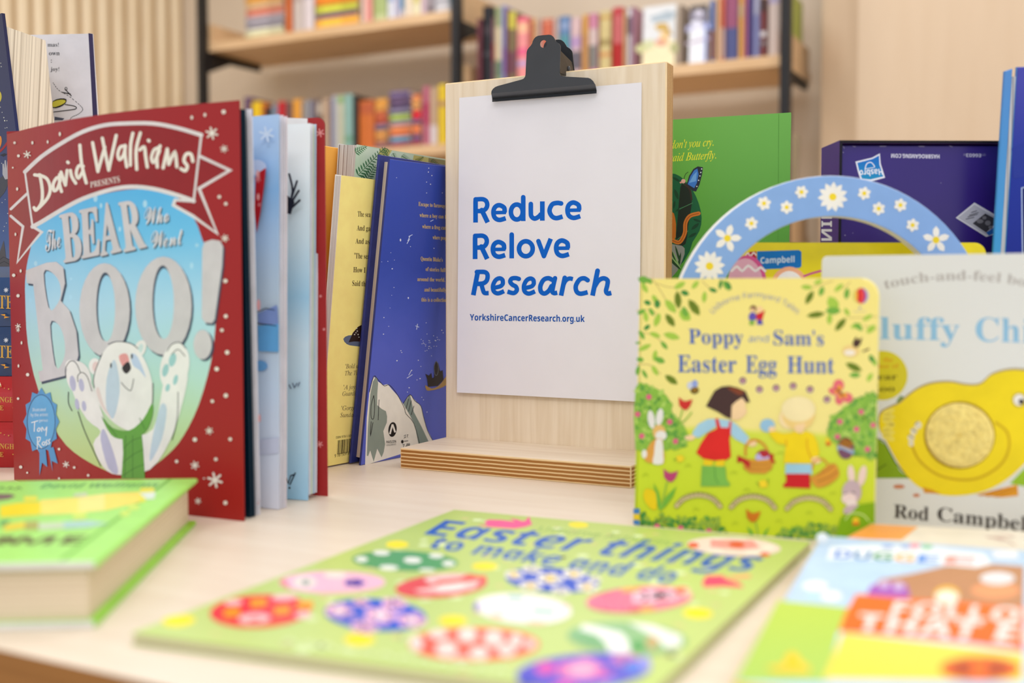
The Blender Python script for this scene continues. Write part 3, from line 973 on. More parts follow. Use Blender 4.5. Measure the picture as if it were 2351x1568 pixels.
# bulldog clip
M_CLIP = ink((54, 57, 62), .3, .55, .05)
M_CLIPIN = ink((30, 24, 18), .35, .5, .05)
M_STEEL = ink((120, 118, 114), .25, .6, .05, 60., .6)
cc = lambda x, y: (1100 + x / 7.837, 60 + y / 7.837)
cl = thing('bulldog_clip', 'black metal bulldog clip on top of the board, gripping the paper', 'clip', bpt(1250, 200, 0))
creL, creR = bpt(*cc(218, 1210), .015), bpt(*cc(2085, 1045), .015)
top = bpt(*cc(1180, 155), .010)
Uc = (creR - creL).normalized()
Nc = Uc.cross(top - creL).normalized()
CF = Frame(creL, Uc, Nc.cross(Uc), Nc)
left = [(218, 1210), (222, 1172), (248, 1128), (290, 1095), (340, 1075), (600, 1005), (760, 962), (800, 945), (824, 915), (835, 870), (845, 660), (855, 470), (866, 430), (892, 390), (930, 350), (955, 310), (965, 270), (985, 230), (1015, 196), (1060, 174), (1155, 162)]
right = [(1155, 162), (1250, 154), (1295, 160), (1336, 190), (1362, 235), (1380, 275), (1430, 308), (1458, 345), (1464, 380), (1456, 640), (1448, 845), (1462, 888), (1510, 905), (1960, 930), (2005, 946), (2048, 985), (2074, 1030), (2085, 1045)]
hl = [(1155 - 64 * sin(pi * k / 8), 318 - 72 * cos(pi * k / 8)) for k in range(9)]     # hole, left side from top to bottom
hr = [(1155 + 64 * sin(pi * k / 8), 318 - 72 * cos(pi * k / 8)) for k in range(9)]
bot = (1155, 1127)
mb = MB()
for half in (left + hl + [bot], right[::-1][:-1][::1] + [(1155, 162)] + hr + [bot]):
    prism(mb, CF, [CF.uv(*cc(*p)) for p in half], -.0009, 0, M_CLIP, bevel=0)
bands = []
for (l, r, d) in (((218, 1210), (2085, 1045), .015), ((235, 1315), (2110, 1158), .0045), ((235, 1362), (2108, 1208), .0052)):
    bands.append((bpt(*cc(*l), d), bpt(*cc(*r), d)))
for (p, q), (p2, q2) in zip(bands, bands[1:]):
    n = -NX * .0009
    mb.hexa([p2, q2, q2 - n * 1, p2 - n * 1, p, q, q - n, p - n], M_CLIP)
mb.build('front_plate', cl)
mb = MB()
fo = [CF.uv(*cc(*p)) for p in left[8:] + right[:11]]
def bk_pt(u, v, d):
    p = CF.P(u, v) - BF.O
    return BF.P(p.dot(EX), p.z, d)
vb = min(v for u, v in fo)
vt = max(v for u, v in fo)
bd = lambda v: -.0205 + (v - vb) / (vt - vb) * .0095
ctr = CF.uv(*cc(1155, 318))
P1 = [bk_pt(u, v, bd(v)) for u, v in fo]
P2 = [p + NX * .0009 for p in P1]
mb.face(P1, M_CLIP); mb.face(P2[::-1], M_CLIP)
for i in range(len(P1)):
    j = (i + 1) % len(P1)
    mb.face([P1[i], P2[i], P2[j], P1[j]], M_CLIP)
# rear jaw, pressed against the back of the board
l2, r2 = CF.uv(*cc(235, 1362)), CF.uv(*cc(2108, 1208))
q0, q1 = bk_pt(fo[0][0], fo[0][1], -.0205), bk_pt(fo[-1][0], fo[-1][1], -.0205)
q2, q3 = bk_pt(r2[0], r2[1], -.0190), bk_pt(l2[0], l2[1], -.0190)
mb.hexa([q3, q2, q2 + NX * .0009, q3 + NX * .0009, q0, q1, q1 + NX * .0009, q0 + NX * .0009], M_CLIP)
mb.build('rear_plate', cl)
for side, (xa, xb) in (('r', (1452, 1452)), ('l', (856, 868))):
    mb = MB()
    u0, v0 = CF.uv(*cc(xa, 838)); u1, v1 = CF.uv(*cc(xb, 430))
    u2, v2 = CF.uv(*cc(xb, 360))
    th = EX * (.0008 if side == 'l' else -.0008)
    fr_ = [CF.P(u0, v0, -.0005), CF.P(u1, v1, -.0005)]
    rr_ = [bk_pt(u0, v0, bd(v0) + .0004), bk_pt(u1, v1 - .006, bd(v1 - .006) + .0004)]
    mb.hexa([fr_[0], fr_[0] + th, rr_[0] + th, rr_[0], fr_[1], fr_[1] + th, rr_[1] + th, rr_[1]], M_CLIPIN)
    w = mb.build('spring_side', cl)
    if side == 'r':
        mb = MB()
        c = (fr_[0] * .38 + rr_[0] * .62) * .58 + (fr_[1] * .38 + rr_[1] * .62) * .42
        ax = EX
        b1 = NX
        N_ = 14
        rings = [(.0026, 0), (.0025, .0007), (.0018, .0013), (.0, .0016)]
        pr = None
        for rr, dx in rings:
            cur = [c + ax * dx + b1 * (rr * cos(2 * pi * k / N_)) + Z * (rr * sin(2 * pi * k / N_)) for k in range(N_)]
            if pr:
                for k in range(N_):
                    mb.face([pr[k], pr[(k + 1) % N_], cur[(k + 1) % N_], cur[k]], M_CLIP)
            pr = cur
        mb.build('rivet', w, smooth=60)
# ================================================================== BOOKS ON THE TABLE, LEFT SIDE
def frame3(bl, br, tl):
    U = (br - bl).normalized()
    V = tl - bl
    V = (V - U * V.dot(U)).normalized()
    return Frame(bl, U, V, U.cross(V))
def sheet(mb, bl, br, tl, tr, th, mat, back=None):
    n = (br - bl).cross(tl - bl).normalized() * th
    mb.hexa([bl - n, br - n, br, bl, tl - n, tr - n, tr, tl], mat, [None, None, back, None, None, None])

# ---------------------------------------------- red picture book standing fanned open
CREAM = ink((238, 232, 220))
RED = fade('red_cover', 'Z', [(0, (160, 32, 28)), (.16, (160, 32, 31)), (.30, (160, 36, 38))], .36)  # slightly paler top: the sheen there is put into the colour
RED_D = ink((146, 32, 34), .3)
S0, S1 = on_z(32.6, 1102), on_z(560, 1197)
WR = (S1 - S0).length
FR = upright(S0, ((S1 - S0).x, (S1 - S0).y))
def bow(u):
    # straight facets between 26 columns, so that every printed layer follows the same surface
    t = max(0., min(1., u / WR)) * 26
    k = min(25, int(t))
    return .017 * (sin(pi * k / 26) * (k + 1 - t) + sin(pi * (k + 1) / 26) * (t - k))
FR.bend = bow
rb = thing('picture_book', 'large red picture book with a white bear on a blue oval, standing fanned open', 'book', S0)
mb = MB()
hTL, hTR = FR.uv(21.4, 306.8)[1], FR.uv(545.8, 230.3)[1]
prism(mb, FR, [(0, 0), (WR, 0), (WR, hTR), (0, hTL)], -.0009, 0, RED, RED_D, ink((20, 44, 60)), cols=26)
a = Art(mb, FR, 3e-5, 1.8e-5, cols=WR / 26)
C2 = lambda pts: [(x / 3.1367, 200 + y / 3.1367) for x, y in pts]
C3 = lambda pts: [(x / 2.852, 650 + y / 2.852) for x, y in pts]
SKY = fade('cover_sky', 'Z', [(.02, (196, 214, 132)), (.055, (192, 220, 160)), (.10, (186, 224, 212)), (.15, (176, 220, 242)), (.20, (112, 196, 240)), (.25, (74, 176, 236))], .3, .02, 22)
oval = [(92, 509), (159, 471), (239, 445), (319, 434), (398, 445), (446, 503), (465, 551), (488, 610), (496, 690), (494, 755), (484, 832), (456, 930), (421, 1001), (386, 1043), (333, 1081), (273, 1090), (191, 1053), (135, 1000), (88, 895), (64, 790), (58, 685), (59, 630), (69, 576)]
a.poly(oval, SKY, 3)
a.dots([(219, 455, 5, 9), (232, 472, 3, 6), (333, 468, 5, 9), (275, 526, 3, 6), (452, 563, 4), (82, 605, 4, 6), (163, 640, 3), (440, 610, 4, 8), (385, 667, 5), (235, 690, 5, 9), (162, 682, 4, 6), (239, 757, 4, 9), (130, 800, 3, 6), (70, 690, 3, 5)], ink((176, 222, 246)))
# ribbons
WHT = ink((226, 222, 222))
rt = [(453, 356), (528, 391), (457, 433), (499, 536), (443, 496), (398, 471), (402, 459), (445, 461)]
a.poly(rt, RED_D); a.stroke(rt[:5] + rt[5:7], 7, WHT, caps='rr')
a.stroke([(402, 459), (445, 462)], 6, WHT)
lt = [(62, 445), (25, 480), (25, 496), (53, 520), (40, 602), (96, 533), (75, 520)]
a.poly(lt, RED_D); a.stroke(lt[:2], 6, WHT); a.stroke(lt[2:], 6, WHT)
topc = C2([(180, 610), (300, 500), (450, 400), (600, 320), (750, 275), (900, 262), (1100, 262), (1280, 295), (1450, 345)])
botc = C2([(1395, 820), (1250, 770), (1100, 732), (950, 718), (800, 738), (600, 803), (450, 880), (300, 970), (235, 1005)])
a.poly(crom(topc, 4) + crom(botc, 4), RED_D)
a.stroke(topc, 9, WHT, 4); a.stroke(botc, 9.5, WHT, 4)
a.stroke([topc[-1], botc[0]], 5, WHT); a.stroke([botc[-1], topc[0]], 4.5, WHT)
nm = [[(250, 632), (300, 640)], [(288, 632), (305, 740), (300, 830), (262, 885), (246, 868)], [(282, 632), (338, 660), (362, 725), (348, 790), (300, 850), (262, 884)],
      [(440, 650), (408, 655), (384, 700), (390, 745), (414, 730), (434, 672)], [(430, 630), (430, 700), (444, 752)],
      [(440, 612), (472, 706)], [(472, 706), (484, 600)], [(508, 600), (518, 645), (546, 692)], [(488, 540), (492, 544)],
      [(600, 570), (568, 568), (550, 618), (566, 655), (598, 604)], [(576, 418), (590, 560), (622, 690)],
      [(668, 400), (706, 608)], [(706, 608), (756, 432)], [(738, 368), (784, 598)], [(784, 598), (838, 348)],
      [(905, 425), (868, 432), (850, 482), (862, 522), (890, 490), (904, 432)], [(902, 420), (902, 490), (914, 574)],
      [(958, 332), (942, 420), (940, 562)], [(1012, 330), (982, 450), (986, 592)], 
      [(1008, 452), (1040, 432), (1050, 500), (1062, 576)], [(1070, 384), (1075, 388)],
      [(1150, 436), (1112, 452), (1092, 510), (1110, 540), (1150, 458)], [(1154, 424), (1132, 500), (1134, 576)],
      [(1176, 582), (1206, 446)], [(1206, 446), (1216, 556)], [(1218, 556), (1260, 470), (1275, 574)],
      [(1390, 534), (1376, 484), (1342, 484), (1326, 530), (1350, 568), (1336, 602), (1304, 588)]]
a.strokes([C2(s) for s in nm], 7.4, ink((240, 235, 222)), 5)
a.text('PRESENTS', 'bs', *C2([(652, 724), (866, 684), (650, 684), (860, 640)]), ink((232, 222, 214)))
# title lettering, each with the dark outline printed round it
SIL, SHD = ink((206, 202, 204), .25, .6), ink((64, 78, 98))
def titled(s, st, q, sh=(3, 4)):
    for dx in (-1.6, 1.6):
        a.text(s, st, *q, SHD, dxy=(sh[0] + dx, sh[1]))
    for dx, dy in ((-1.8, 0), (1.8, 0), (0, -1.4), (0, 1.4)):
        a.text(s, st, *q, SIL, dxy=(dx, dy))
def scr(word_, q, w):
    for c, d in ((SHD, (2.5, 3)), (ink((232, 232, 236)), (0, 0))):
        a.text(word_, 'scr', *q, c, dxy=d)
scr('The', C2([(330, 1185), (440, 1150), (318, 1040), (425, 1005)]), 4)
titled('B', 'bs', C2([(465, 1262), (592, 1238), (432, 925), (560, 892)]))
titled('E', 'bs', C2([(592, 1232), (720, 1205), (576, 890), (704, 862)]))
titled('A', 'bs', C2([(730, 1215), (872, 1180), (712, 852), (832, 832)]))
titled('R', 'bs', C2([(898, 1185), (1055, 1150), (858, 835), (990, 812)]))
scr('Who', C2([(1045, 990), (1220, 970), (1040, 870), (1215, 850)]), 4)
scr('Went', C2([(1095, 1160), (1325, 1130), (1085, 1040), (1315, 1015)]), 4)
bo = [(60, 621), (108, 603), (130, 601), (146, 614), (150, 650), (140, 690), (160, 712), (176, 760), (181, 815), (172, 848), (152, 862), (93, 877), (89, 853), (99, 850), (77, 652), (62, 650)]
b1 = [(101, 627), (118, 624), (134, 645), (137, 676), (126, 700), (112, 705)]
b2 = [(116, 745), (132, 742), (144, 770), (147, 806), (139, 832), (127, 838)]
a.poly([(x + 4, y + 5) for x, y in bo], SHD); a.poly(bo, SIL)
for p in (b1, b2):
    a.poly(p, SHD, 3); a.poly([(x + 3, y + 3) for x, y in p], SKY, 3)
for (ox, oy, orx, ory, ix, iy, irx, iry) in ((241, 711, 58, 107, 242.5, 704, 20.5, 79), (376, 702, 65, 113, 374.5, 693, 23.5, 84)):
    a.ell(ox + 4, oy + 5, orx, ory, SHD); a.ell(ox, oy, orx, ory, SIL)
    a.ell(ix, iy, irx, iry, SHD); a.ell(ix + 3, iy + 4, irx - 1, iry - 3, SKY)
ex = [(465, 572), (470, 556), (488, 550), (506, 553), (513, 566), (511, 610), (494, 733), (488, 742), (472, 741), (464, 730)]
a.poly([(x + 4, y + 5) for x, y in ex], SHD); a.poly(ex, SIL)
a.ell(471, 795, 21, 34, SHD); a.ell(466, 791, 21, 34, SIL)
# a plain white bear with raised paws and a green scarf
FUR, LINE, LILAC, ICE = ink((240, 238, 236)), ink((40, 44, 52)), ink((190, 190, 218)), ink((196, 214, 230))
body = [(232, 990), (200, 962), (168, 900), (176, 850), (205, 870), (226, 920), (252, 985), (300, 1000), (352, 985), (372, 900), (382, 850), (398, 822), (432, 850), (420, 925), (392, 1010), (345, 1078), (273, 1090), (238, 1072), (215, 1020)]
a.poly([(x, y) for x, y in body], FUR, 3)
a.ell(182, 868, 28, 40, FUR, -14); a.ell(402, 842, 33, 55, FUR, 12)
a.ell(163, 838, 12, 12, FUR); a.ell(188, 868, 13, 14, FUR)
for p in ((168, 880, 7, 18), (188, 884, 6, 15), (178, 928, 5, 13), (194, 932, 5, 12)):
    a.ell(p[0], p[1], p[2], p[3], LILAC, -8)
for p in ((381, 850, 7, 15), (397, 826, 8, 16), (404, 872, 5, 12), (386, 890, 5, 9)):
    a.ell(p[0], p[1], p[2], p[3], ink((160, 206, 208)), 14)
a.poly([(232, 1010), (250, 1075), (272, 1086), (262, 1040), (240, 985)], LILAC, 3)
a.poly([(345, 1060), (372, 1010), (384, 940), (370, 930), (352, 1000)], ICE, 3)
a.strokes([[(152, 866), (152, 845), (163, 829), (176, 834), (186, 856)], [(180, 876), (180, 862), (190, 855), (202, 866), (212, 898)], [(385, 806), (396, 790), (414, 786), (428, 800)], [(395, 814), (410, 802), (426, 818)], [(158, 900), (158, 925), (166, 943)], [(180, 945), (196, 992), (232, 1070)], [(410, 900), (408, 960), (396, 1010)]], 1.6, LINE, 5)
a.ell(219, 841, 14, 19, FUR); a.ell(221, 842, 8, 12, ink((232, 206, 204))); a.ell(323, 800, 13, 20, FUR, 20); a.ell(323, 801, 6, 12, ink((206, 226, 226)), 20)
a.poly([(277, 784), (310, 794), (338, 836), (352, 890), (346, 950), (318, 984), (300, 990), (262, 970), (230, 930), (216, 880), (226, 834), (248, 796)], FUR, 4)
a.poly([(262, 826), (272, 850), (276, 900), (262, 960), (246, 940), (246, 870)], ICE, 3)
a.poly([(302, 812), (318, 820), (336, 866), (322, 850), (306, 838)], ink((190, 208, 234)), 3)
a.poly([(228, 890), (240, 930), (258, 962), (236, 936), (222, 900)], ink((232, 216, 212)), 3)
a.poly([(274, 818), (292, 812), (298, 834), (286, 846)], ink((232, 160, 158)), 3)
a.poly([(282, 842), (296, 830), (302, 846), (292, 858), (284, 852)], ink((48, 42, 44)), 3)
a.ell(256, 839, 2, 6, LINE); a.ell(304, 818, 2.2, 6, LINE)
a.strokes([[(280, 878), (290, 890), (302, 896), (308, 870)], [(250, 790), (270, 784), (300, 788), (318, 800)], [(218, 890), (216, 872), (222, 846), (236, 812)], [(352, 880), (350, 930), (334, 972)]], 1.7, LINE, 5)
SCF, SCD = ink((104, 166, 70)), ink((70, 124, 52))
a.poly([(234, 955), (258, 982), (298, 988), (330, 962), (350, 926), (352, 950), (340, 985), (318, 1002), (284, 1008), (256, 998)], SCF, 3)
a.poly([(282, 996), (326, 990), (330, 1030), (334, 1098), (280, 1098), (284, 1040)], SCF)
a.strokes([[(290, 1000), (288, 1096)], [(306, 1000), (306, 1096)], [(284, 1030), (304, 1012), (326, 1004)], [(284, 1062), (306, 1044), (330, 1032)], [(284, 1092), (308, 1076), (332, 1066)], [(322, 960), (334, 985)], [(252, 978), (270, 1002)]], 1.6, SCD, 4)
# rosette
RO, ROD = ink((86, 156, 210)), ink((36, 72, 116))
sc_ = []
for k in range(24):
    an = 2 * pi * k / 24
    r = 1.22 if k % 2 == 0 else 1.02
    sc_.append((96 + 34 * r * cos(an), 968 + 64 * r * sin(an)))
a.poly(sc_, RO)
a.polys([[(92, 1030), (106, 1030), (110, 1072), (98, 1062), (92, 1092)], [(112, 1030), (124, 1026), (134, 1064), (120, 1058), (122, 1082)]], RO)
a.stroke(Art.ellpts(96, 968, 32, 62, 0, 30), 1.6, ROD, closed=True)
a.ell(96, 968, 31, 61, ink((98, 172, 222)))
INKW = ink((232, 238, 242))
for s, x, y, w_, h_ in (('Illustrated', 76, 944, 30, 7), ('by the artistic', 72, 956, 40, 7), ('genius', 91, 968, 20, 6)):
    a.line(s, 'ss', x, y, h_, INKW, w_, -.02)
a.strokes([[(74, 970), (88, 966)], [(81, 969), (80, 990)], [(90, 982), (87, 988), (91, 990), (94, 984), (90, 982)], [(97, 990), (98, 981), (103, 988)], [(109, 980), (106, 986), (109, 987)], [(109, 980), (107, 1000)],
           [(88, 1004), (87, 1030)], [(86, 1004), (94, 1004), (92, 1013), (88, 1016), (97, 1028)], [(101, 1014), (98, 1019), (102, 1022), (105, 1016), (101, 1014)], [(110, 1010), (107, 1014), (110, 1018), (107, 1022)], [(116, 1008), (113, 1012), (116, 1016), (113, 1020)]], 2.2, INKW, 4)
a.flakes([(64, 355, 8), (488, 306, 13), (516, 342, 8), (518, 547, 8), (43, 749, 6), (43, 758, 4), (153, 1066, 7), (482, 989, 8), (449, 1068, 9), (495, 1102, 16), (456, 1150, 7), (35, 328, 3), (518, 645, 5)], CREAM)
a.dots([(442, 270, 3, 4.5), (472, 264, 3, 4.5), (515, 257, 5), (111, 326, 2, 4), (76, 328, 2.5, 4), (139, 308, 2.5, 5), (44, 358, 3.5), (31, 385, 2), (41, 434, 2.5, 4), (505, 452, 4), (520, 468, 4), (37, 538, 2, 4), (49, 622, 2.5, 4), (33, 632, 4), (43, 679, 4), (51, 787, 2, 4), (44, 840, 2, 4), (65, 860, 4), (43, 915, 3), (520, 645, 4), (520, 726, 4.5), (511, 758, 4), (523, 809, 5), (499, 847, 5), (520, 908, 5), (489, 921, 4), (530, 1008, 4), (449, 1009, 5), (407, 1059, 4), (497, 1054, 4), (49, 1072, 4), (64, 1085, 2.5), (137, 1031, 3), (172, 1073, 3), (204, 1091, 3), (137, 1098, 2.5), (519, 1154, 5), (470, 1098, 2)], CREAM)
mb.build('front_cover', rb)
# the fanned sheets and the back cover, all turning about the spine
def fore(px, dist, py, z=None, h=None):
    """Point of the fore edge seen at column px, `dist` from the spine line; its height follows from py."""
    d = ray(px, py); k = d.x / d.y
    # |(k y - sx, y - sy)| = dist, nearer solution
    A_, B_, C_ = k * k + 1, -2 * (k * S0.x + S0.y), S0.x ** 2 + S0.y ** 2 - dist ** 2
    y = (-B_ - math.sqrt(max(0, B_ * B_ - 4 * A_ * C_))) / (2 * A_)
    return CAM + d * (y / d.y)
def fan(pxb, pxt, yt, mat, name='page', dist=.281, th=.0005, art=None, foot=.0004, back=None, rad=0):
    b, t = fore(pxb, dist, 1150), fore(pxt, dist, yt)
    b.z = foot
    tl = Vector((S0.x, S0.y, t.z))
    bl = Vector((S0.x, S0.y, foot))
    mb = MB()
    if rad:
        fr = frame3(bl, b, tl)
        w, h = (b - bl).length, t.z - foot
        prism(mb, fr, rounded(0, 0, w, h, (0, 0, rad, 0)), -th, 0, mat, None, back)
    else:
        sheet(mb, bl, b, tl, t, th, mat, back)
        fr = frame3(bl, b, tl)
    if art:
        art(Art(mb, fr, 8e-5, 3e-5), fr)
    return mb.build(name, rb)
TEAL = ink((16, 44, 62), .35)
PW_ = ink((230, 228, 234), .6, .15)
fan(576, 556, 250, TEAL, dist=.283, th=.0008)
fan(583, 562, 251, TEAL, dist=.283, th=.0008)
def art_pink(a, fr):
    a.dots([(592, 400, 4, 10), (593, 452, 3, 8), (594, 700, 4, 14), (596, 960, 3, 10), (592, 1150, 5, 8)], (226, 160, 160))
fan(590, 570, 250, PW_); fan(596, 578, 250, PW_, art=art_pink)
PB = fade('page_winter_sky', 'Z', [(0, (226, 228, 240)), (.09, (206, 224, 244)), (.15, (198, 214, 226)), (.20, (176, 206, 238)), (.235, (140, 188, 234)), (.27, (176, 206, 240))], .5, .02)
def art_winter(a, fr):
    a.flakes([(612, 308, 16)], ink((206, 224, 244)), 3)
    a.ell(590, 385, 22, 18, (196, 212, 240))
    a.poly([(588, 400), (611, 385), (606, 430), (598, 490), (590, 535), (584, 480)], (190, 20, 28), 0)
    a.flakes([(592, 412, 7), (596, 470, 5)], ink((226, 130, 130)))
    a.poly([(592, 720), (636, 700), (640, 746), (594, 742)], (130, 152, 208))
    a.poly([(592, 748), (640, 744), (640, 808), (594, 806)], (104, 174, 228))
    a.strokes([[(592, 742), (634, 748)], [(592, 716), (610, 708), (630, 712)]], 2.2, ink((40, 52, 80)))
    a.ell(598, 840, 16, 12, (110, 170, 222))
    a.poly([(596, 1010), (640, 1004), (640, 1040), (596, 1046)], (206, 212, 232))
fan(640, 640, 262, PB, art=art_winter)
for i, (b, t, y) in enumerate(((645, 646, 266), (649, 650, 264), (653, 655, 268), (657, 659, 267))):
    fan(b, t, y, (PW_, ink((222, 218, 226), .6), PW_, ink((232, 222, 226), .6))[i])
PL = fade('page_ice', 'Z', [(0, (160, 208, 236)), (.05, (190, 224, 240)), (.12, (206, 228, 240)), (.155, (164, 208, 234)), (.2, (206, 228, 238)), (.27, (234, 242, 244))], .5, .015)
def art_ice(a, fr):
    a.strokes([[(660, 478), (672, 440), (664, 400)], [(664, 470), (682, 416)], [(662, 476), (686, 438)], [(660, 486), (688, 460)], [(660, 462), (674, 466)]], 5, ink((20, 24, 44)), 3)
    a.poly([(656, 445), (676, 462), (668, 492), (656, 490)], (18, 22, 40))
    a.strokes([[(664, 884), (668, 892)], [(672, 880), (676, 890), (682, 880)], [(684, 886), (688, 878)]], 2.4, ink((60, 76, 110)))
    a.strokes([[(658, 1098), (662, 1110), (668, 1092), (674, 1090)], [(678, 1086), (666, 1112)]], 3, ink((20, 24, 44)))
    a.dots([(665, 1120, 2.5)], (20, 24, 44))
fan(707, 712, 283, PL, art=art_ice)
for i, (b, t, y) in enumerate(((712, 717, 284), (717, 721, 287), (722, 726, 285), (727, 731, 288))):
    fan(b, t, y, (PW_, ink((214, 226, 206), .6), ink((196, 216, 234), .6), PW_)[i], foot=.004)
def art_back(a, fr):
    a.poly([(640, 270), (706, 272), (706, 298), (640, 300)], (236, 234, 232))
    a.flakes([(735, 305, 9), (744, 756, 3), (734, 1020, 7), (736, 680, 3)], ink((226, 150, 148)))
fan(752, 750, 271, ink((164, 44, 44), .35), 'back_cover', .2875, .001, art_back, rad=.006, back=ink((168, 46, 44), .35))

# ---------------------------------------------- lime hardback lying flat in the foreground
LIME, LIMED = ink((172, 236, 112), .35, .4), ink((150, 214, 66), .35, .4)
gb = [on_z(450, 1205), on_z(222, 1440)]
U_ = (gb[1] - gb[0]).normalized()
LB = thing('hardback_book', 'thick lime green hardback lying flat at the left front of the table', 'book', gb[1])
LV = (gb[0] - gb[1]).normalized()                     # away along the right edge
LU = Vector((LV.y, -LV.x, 0))                         # to the right
LFr = Frame(gb[1], LU, LV, Z)
Ln, Wn, Th = (gb[0] - gb[1]).length, .17, .0322
mb = MB(); prism(mb, LFr, rounded(-Wn, 0, 0, Ln), .0, .0030, LIMED, LIMED, bevel=.0006); prism(mb, LFr, [(-Wn, -.0009), (-.0012, -.0009), (-.0012, .0004), (-Wn, .0004)], .0003, .0030, ink((226, 226, 218))); mb.build('back_cover', LB)
mb = MB(); prism(mb, LFr, rounded(-Wn + .004, .003, -.0045, Ln - .003), .0030, Th - .0036, leaves((0, 0, 1), (228, 210, 180), (214, 192, 160), 700.)); mb.build('page_block', LB)
TF = LFr.shift(Th)
mb = MB()
prism(mb, TF, rounded(-Wn, -.0005, .0015, Ln), -.0036, 0, LIME, LIME, bevel=.0015, seg=3)
prism(mb, TF, [(-Wn + .001, -.0009), (-.0004, -.0009), (-.0004, -.0002), (-Wn + .001, -.0002)], -.0036, -.0004, ink((226, 226, 216)))
a = Art(mb, TF, 4e-5, 4e-5)
a.rect(-.0175, .001, -.0145, Ln - .001, (138, 206, 82))  # hinge groove as darker strips, its shade put into the colour
a.rect(-.0170, .001, -.0155, Ln - .001, (120, 186, 70))
a.line('David Walliams', 'sbi', 90, 1121, 10, ink((88, 160, 84)), 270, -.012, .9)
a.strokes([[(x, 1124), (x + 7, 1119), (x + 13, 1123)] for x in range(-40, 50, 19)], 2.5, ink((70, 120, 64)), 3)
a.poly([(-10, 1134), (24, 1134), (36, 1139), (20, 1146), (-10, 1150)], (128, 104, 100))
a.poly([(0, 1162), (40, 1155), (94, 1152), (92, 1182), (0, 1188)], (246, 224, 20))
a.poly([(92, 1148), (180, 1142), (180, 1178), (94, 1182)], (252, 234, 110))
a.poly([(180, 1142), (240, 1134), (240, 1172), (180, 1177)], (253, 238, 140))
a.poly([(240, 1134), (322, 1129), (322, 1153), (300, 1158), (240, 1172)], (252, 230, 104))
a.polys([[(322, 1120), (352, 1119), (356, 1128), (336, 1138), (334, 1152), (320, 1154)], [(54, 1140), (86, 1139), (86, 1150), (56, 1152)]], (236, 230, 74))
a.polys([[(320, 1132), (358, 1130), (354, 1146), (336, 1147)]], (224, 236, 220))
a.polys([[(168, 1178), (200, 1175), (196, 1192), (168, 1194)], [(294, 1160), (320, 1158), (318, 1170), (296, 1172)], [(276, 1174), (300, 1172), (296, 1184), (278, 1186)]], (214, 238, 110))
a.polys([[(170, 1134), (200, 1130), (200, 1140), (168, 1141)]], (206, 220, 180))
a.poly([(0, 1196), (24, 1194), (16, 1206), (0, 1210)], (90, 168, 96))
a.poly([(10, 1206), (60, 1198), (62, 1212), (8, 1220)], (238, 214, 56))
a.poly([(58, 1198), (88, 1196), (88, 1216), (56, 1218)], (176, 176, 90))
a.poly([(88, 1202), (146, 1199), (146, 1214), (90, 1218)], (206, 222, 186))
a.poly([(146, 1198), (204, 1196), (250, 1202), (204, 1211), (146, 1215)], (176, 214, 204))
a.line('SLIME', 'sb', -150, 1252, 18, ink((92, 60, 44)), 330, -.01, 1.2)
a.poly([(10, 1236), (32, 1233), (32, 1249), (22, 1249)], (84, 36, 36))
mb.build('front_cover', LB)

